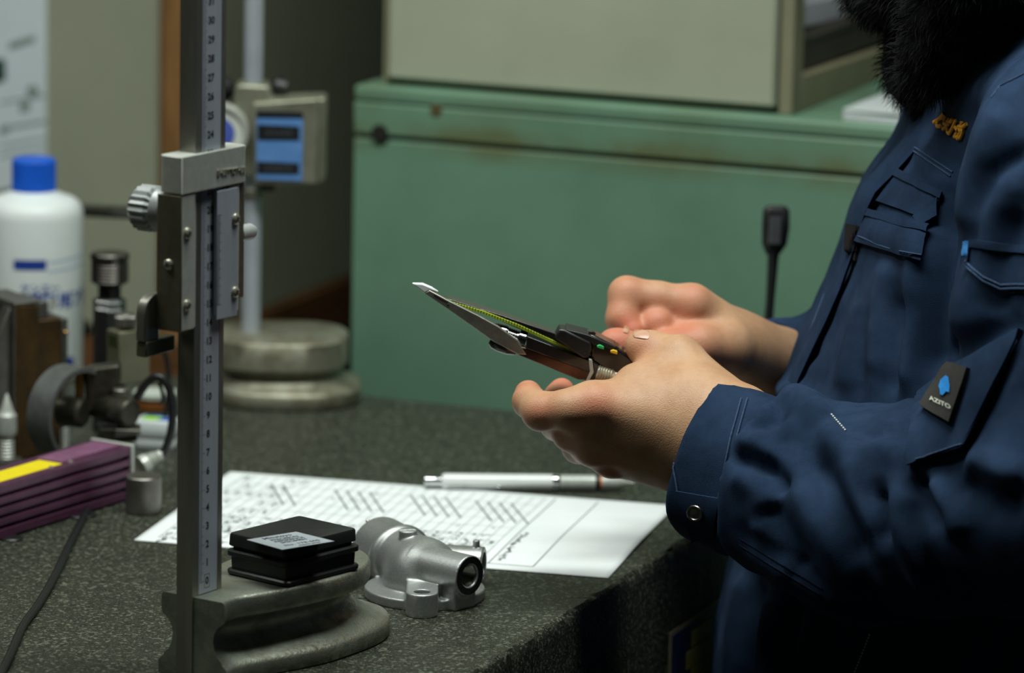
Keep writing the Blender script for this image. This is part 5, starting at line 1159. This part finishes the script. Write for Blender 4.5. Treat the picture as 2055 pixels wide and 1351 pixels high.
# sleeve flap with woven label
fpn = drape('sleeve_flap', [(1843, 786), (2056, 664), (1938, 902), (1824, 934)], .0065, .0060, M_navy, pe, 14, 12, bulge=.002, sm=2)
fV = [tuple(pe.matrix_world @ v.co) for v in fpn.data.vertices]; FB = BVHTree.FromPolygons(fV+[tuple(v) for v in VJ], [tuple(p.vertices) for p in fpn.data.polygons]+[tuple(int(i)+len(fV) for i in f) for f in FJ])
_BV = BV; BV = FB
drape_line('flap_seam', [(1838, 922), (1932, 890), (1985, 790), (2040, 682)], .0006, M_seam, fpn, .0004)
lab = drape('woven_label', [(1908, 729), (1948, 740), (1911, 848), (1852, 818)], .0044, .0042, mat('black_woven_label', S(50, 48, 44), .85, c2=S(40, 38, 36), scale=900, bump=.6, bscale=2500), pe, 8, 8, sm=1)
lV = [tuple(pe.matrix_world @ v.co) for v in lab.data.vertices]; BV = BVHTree.FromPolygons(lV, [tuple(p.vertices) for p in lab.data.polygons])
emb = [(1900, 754), (1905, 757), (1908, 774), (1907, 788), (1901, 786), (1894, 794), (1889, 792), (1888, 781), (1886, 776), (1890, 763)]
c0 = (1898, 774); Vq = [hit(*c0, .0011)[0]]+[hit(x, y, .0011)[0] for x, y in emb]; d = Vector(ray(*c0)).normalized()*.0003
mk('label_emblem', join((Vq, [(0, 1+i, 1+(i+1) % 10) for i in range(10)])), mat('blue_embroidery', S(30, 140, 220), .7, c2=S(24, 126, 204), scale=900), lab, world=True, smooth=False)
mk('label_text', drape_flat(text('AZITO', 15, 0, 'CENTER', shear=.3, offset=.35), 1887, 808, .94, .42, -.32, -.95, .0010), mat('white_embroidery', S(214, 216, 200), .8, c2=S(200, 202, 188), scale=900), lab, world=True, smooth=False)
BV = _BV
# yellow embroidery on the chest, stroke by stroke
eo = lambda x, y: (1820+x/12.84, 200+y/12.84)
EMB = [[(730, 590), (860, 500), (980, 360)], [(990, 370), (930, 500)], [(1040, 430), (1000, 580), (985, 650)], [(805, 600), (810, 690), (890, 690), (935, 630)],
       [(960, 760), (1060, 680), (1120, 600)], [(990, 620), (1085, 650)], [(1075, 560), (1150, 570), (1210, 490)], [(1130, 470), (1100, 600)],
       [(1070, 720), (1080, 840), (1120, 880)], [(1290, 530), (1220, 690), (1120, 890)], [(1260, 700), (1335, 790)], [(1440, 570), (1430, 650)],
       [(1350, 690), (1470, 700), (1560, 625)], [(1375, 775), (1490, 800)], [(1480, 700), (1375, 900), (1335, 1025)], [(1310, 860), (1250, 965)], [(1475, 800), (1440, 900), (1385, 1000)], [(1290, 960), (1400, 960)]]
em = [tube([hit(*eo(*p),   .0008)[0] for p in s], .0012, 8, 6) for s in EMB]
mk('yellow_embroidery', join(*em), mat('yellow_thread', S(240, 176, 20), .6, c2=S(220, 146, 14), scale=900, bump=.6, bscale=3000), pe, world=True)
# white basting stitches
M_wst = mat('white_thread', S(206, 208, 206), .8, c2=S(190, 192, 190), scale=900)
def dashes(name, a, b, n, r=.0005):
    ps = []
    for i in range(n):
        u, v = i/n, (i+.6)/n; ps.append(tube([hit(a[0]+(b[0]-a[0])*t, a[1]+(b[1]-a[1])*t, .0004)[0] for t in (u, v)], r, 6, 1, sm=False))
    mk(name, join(*ps), M_wst, pe, world=True)
dashes('white_stitching', (1668, 832), (1698, 866), 9); dashes('white_stitching', (1746, 1272), (1714, 1352), 13)
# ---- black fleece neck warmer
n1c, n2c = Yp(1872, 62, 2.70), Yp(1762, -52, 2.70)
def tor(P, c, a, b, r, tilt, sq=1.):
    x = P[..., 0]-c.x-a; y = P[..., 1]-c.y; z = P[..., 2]-c.z-(P[..., 0]-c.x)*tilt
    k = np.sqrt((x/a)**2+(y/b)**2); return np.sqrt(((k-1)*min(a, b))**2+(z*sq)**2)-r
def fleece(P):
    d = smin(tor(P, n1c+Vector((.010, 0, 0)), .082, .078, .037, .42, .85), tor(P, n2c+Vector((.012, 0, .004)), .088, .080, .031, .30), .006)
    d = smin(d, smin(tor(P, n1c+Vector((.02, 0, .025)), .095, .112, .036, .55), smin(tor(P, n1c+Vector((.03, 0, .06)), .085, .09, .04, .45), sd_cap(P, Yp(1868, 132, 2.60), Yp(1965, -85, 2.565), .0215, .042), .012), .01), .01); return d
VF, FF = surface(fleece, (.15, 2.50, .24), (.54, 2.90, .54), .003, 2)
nf = np.array([mn_.noise(Vector(v)*55)*.004+mn_.noise(Vector(v)*140)*.002 for v in VF]); NF = normals(VF, FF); VF = VF+NF*nf[:, None]
nwm = mesh_np('neck_warmer', VF, FF, M_fur, pe)
sel = RNG.permutation(len(VF)); cam_side = (VF[:, 1] < 2.72) & (VF[:, 2] < .42); sel = sel[cam_side[sel]][:20000]
sv, sf = [], []
for i in sel:
    p, n = VF[i], NF[i]; L = RNG.uniform(.005, .011); j = RNG.normal(0, .45, 3); cl_n = np.array([mn_.noise(Vector(p)*70+Vector((k*9., 0, 0))) for k in range(3)])
    t = n+j*.5+cl_n*1.2+np.array([-.1, 0, -.55]); t /= np.linalg.norm(t); w_ = np.cross(t, RNG.normal(0, 1, 3)); w_ *= .00024/np.linalg.norm(w_)
    q = p-n*.001; m1 = q+(t*.7+n*.3)*L*.55; m2 = q+t*L+np.array([0, 0, -.001]); k = len(sv)
    sv += [q-w_, q+w_, m1+w_*.8, m1-w_*.8, m2]; sf += [(k, k+1, k+2, k+3), (k+3, k+2, k+4)]
fu = mk('fleece_pile', (sv, sf), mat('black_pile', S(13, 14, 16), .8, c2=S(22, 23, 26), scale=300, spec=.25), nwm, world=True, smooth=False); fu['kind'] = 'stuff'
mk('loose_thread', tube([Yp(1806, 142, 2.66), Yp(1795, 146, 2.655), Yp(1782, 147, 2.655), Yp(1772, 143, 2.655)], .0006, 6, 6), M_fur, nwm, world=True)
# ---- body under the clothes: torso, neck, head, legs
hc = Vector((.265, 2.70, .545))
def body(P):
    d = np.maximum(torso(P, .022), np.maximum(P[..., 2]-.34, -.19-P[..., 2]))
    d = smin(d, sd_cap(P, nS+Vector((.0, .03, 0)), fS, .045, .045), .04)
    d = smin(d, sd_cap(P, (.325, 2.70, .30), (.285, 2.70, .47), .055, .052), .03)
    h = sd_ell(P, hc+Vector((.012, 0, .03)), (.096, .076, .105)); h = smin(h, sd_ell(P, hc+Vector((-.018, 0, -.05)), (.066, .058, .068)), .03)
    h = smin(h, sd_cap(P, hc+Vector((-.083, 0, .02)), hc+Vector((-.100, 0, -.015)), .009, .013), .012)
    h = smin(h, sd_cap(P, hc+Vector((-.078, -.014, -.052)), hc+Vector((-.078, .014, -.052)), .007, .007), .008)
    for s in (-1, 1):
        h = smin(h, sd_ell(P, hc+Vector((.02, s*.078, .0)), (.018, .010, .032)), .006)
        h = smax(h, -sd_ell(P, hc+Vector((-.092, s*.032, .022)), (.014, .016, .010)), .012)
    d = smin(d, h, .02)
    for s in (-1, 1):
        d = smin(d, sd_cap(P, (.285, 2.70+s*.095, -.15), (.27, 2.70+s*.11, -.52), .085, .06), .03)
        d = smin(d, sd_cap(P, (.27, 2.70+s*.11, -.52), (.30, 2.70+s*.12, -.90), .058, .042), .02)
        d = smin(d, sd_cap(P, (.31, 2.70+s*.12, -.935), (.20, 2.70+s*.135, -.945), .034, .028), .02)
    d = smin(d, sd_cap(P, nS, nE, .048, .042), .02); d = smin(d, sd_cap(P, nE, nM, .042, .036), .01)
    d = smin(d, sd_cap(P, nM, Yp(1560, 930, 2.535), .036, .03), .01)
    d = smin(d, sd_cap(P, fS, fE, .046, .042), .02); d = smin(d, sd_cap(P, fE, Yp(1680, 785, 2.82), .042, .03), .01); return d
V3, F3 = surface(body, (.13, 2.36, -.975), (.46, 3.05, .70), .0085, 3)
VB = np.concatenate([V3, V1, V2]); FB_ = np.concatenate([F3, F1+len(V3), F2+len(V3)+len(V1)])
mesh_np('body', VB, FB_, M_skin, pe, attr={'red': np.concatenate([np.zeros(len(V3)), r1, r2])})
# nails
def nail(name, c, ux, uy, w_, l_, bvh, o=.0006):
    G = []
    for j in range(7):
        r = []
        for i in range(7):
            u, v = (i/6-.5)*2, (j/6-.5)*2; k = math.sqrt(max(0, 1-.35*v*v*v*v)); x = c[0]+u*k*w_*ux[0]+v*l_*uy[0]; y = c[1]+u*k*w_*ux[1]+v*l_*uy[1]
            r.append(hit(x, y, o*(1.1-.5*u*u), bvh)[0])
        G.append(r)
    T = [[p+Vector((0, .0008, -.0004)) for p in r] for r in G]; mk(name, grid_solid(G, T), M_nail, pe, world=True, sharp=80)
M_nail = mat('fingernail', S(206, 160, 134), .35, c2=S(198, 150, 122), scale=80, spec=.5)
HB = BVHTree.FromPolygons([tuple(v) for v in np.concatenate([V1, V2])], [tuple(map(int, f)) for f in np.concatenate([F1, F2+len(V1)])])
nail('thumb_nail', (1287, 671), (.97, .12), (-.1, 1), 17, 8, HB); nail('index_nail', (1257, 662), (.9, .35), (-.3, .9), 6, 7, HB)
# eyes, brows, hair, trousers, shoes (above and below the picture)
M_eye = mat('eye_white', S(226, 224, 218), .3, c2=S(216, 214, 208), scale=40); M_iris = mat('dark_iris', S(36, 24, 18), .2, c2=S(28, 18, 14), scale=200); M_hair = mat('black_hair', S(18, 17, 17), .5, c2=S(28, 26, 26), scale=300, aniso=(1, 1, 6), bump=.4)
for s in (-1, 1):
    e = hc+Vector((-.070, s*.032, .022)); eb = mk('eye', ball(e, .012), M_eye, pe, world=True); mk('iris', ball(e+Vector((-.0085, 0, -.002)), .0052), M_iris, eb, world=True)
    mk('eyebrow', tube([hc+Vector((-.078, s*.016, .040)), hc+Vector((-.078, s*.034, .044)), hc+Vector((-.066, s*.052, .038))], .0035, 8, 5), M_hair, pe, world=True)
def hair(P):
    d = np.abs(sd_ell(P, hc+Vector((.012, 0, .03)), (.096, .076, .105))-.006)-.009
    cut = np.maximum(-(P[..., 0]-hc.x+.055+np.maximum(0, (.10-(P[..., 2]-hc.z)))*-.55), -(P[..., 2]-hc.z+.055)); return smax(d, cut, .008)
V4, F4 = surface(hair, (.14, 2.59, .47), (.40, 2.81, .70), .005, 2); mesh_np('hair', V4, F4, M_hair, pe)
def trousers(P):
    d = np.maximum(torso(P, .006), np.maximum(P[..., 2]+.10, -.24-P[..., 2]))
    for s in (-1, 1):
        d = smin(d, sd_cap(P, (.285, 2.70+s*.095, -.17), (.272, 2.70+s*.11, -.52), .100, .078), .03); d = smin(d, sd_cap(P, (.272, 2.70+s*.11, -.52), (.30, 2.70+s*.12, -.885), .076, .066), .02)
    return np.maximum(d, -.925-P[..., 2])
V5, F5 = surface(trousers, (.12, 2.44, -.94), (.46, 2.98, -.09), .007, 3); mesh_np('trousers', V5, F5, M_navyd, pe)
M_shoe = mat('black_shoe', S(28, 28, 28), .5, c2=S(22, 22, 22), scale=60); M_sole = mat('grey_sole', S(70, 70, 68), .8, c2=S(60, 60, 58), scale=60)
for s in (-1, 1):
    so = [(.345, -.04), (.345, .04), (.26, .046), (.19, .05), (.155, .03), (.15, 0), (.155, -.03), (.19, -.05), (.26, -.046)]
    def rg(z, k, ks=1.): return [(.25+(x-.25)*k, 2.70+s*.128+y*k*ks, FZ+z) for x, y in so]
    sh_ = mk('shoe', loft([rg(.018, 1), rg(.045, .98), [(x if x > .24 else .24+(x-.24)*.75, y, z) for x, y, z in rg(.075, .9)], [(max(x, .0) if x > .25 else .25+(x-.25)*.35, y, z) for x, y, z in rg(.11, .8)]]), M_shoe, pe, world=True, sharp=60, bevel=.004)
    mk('sole', loft([rg(0, 1.0), rg(.018, 1.03)]), M_sole, sh_, world=True, bevel=.002)
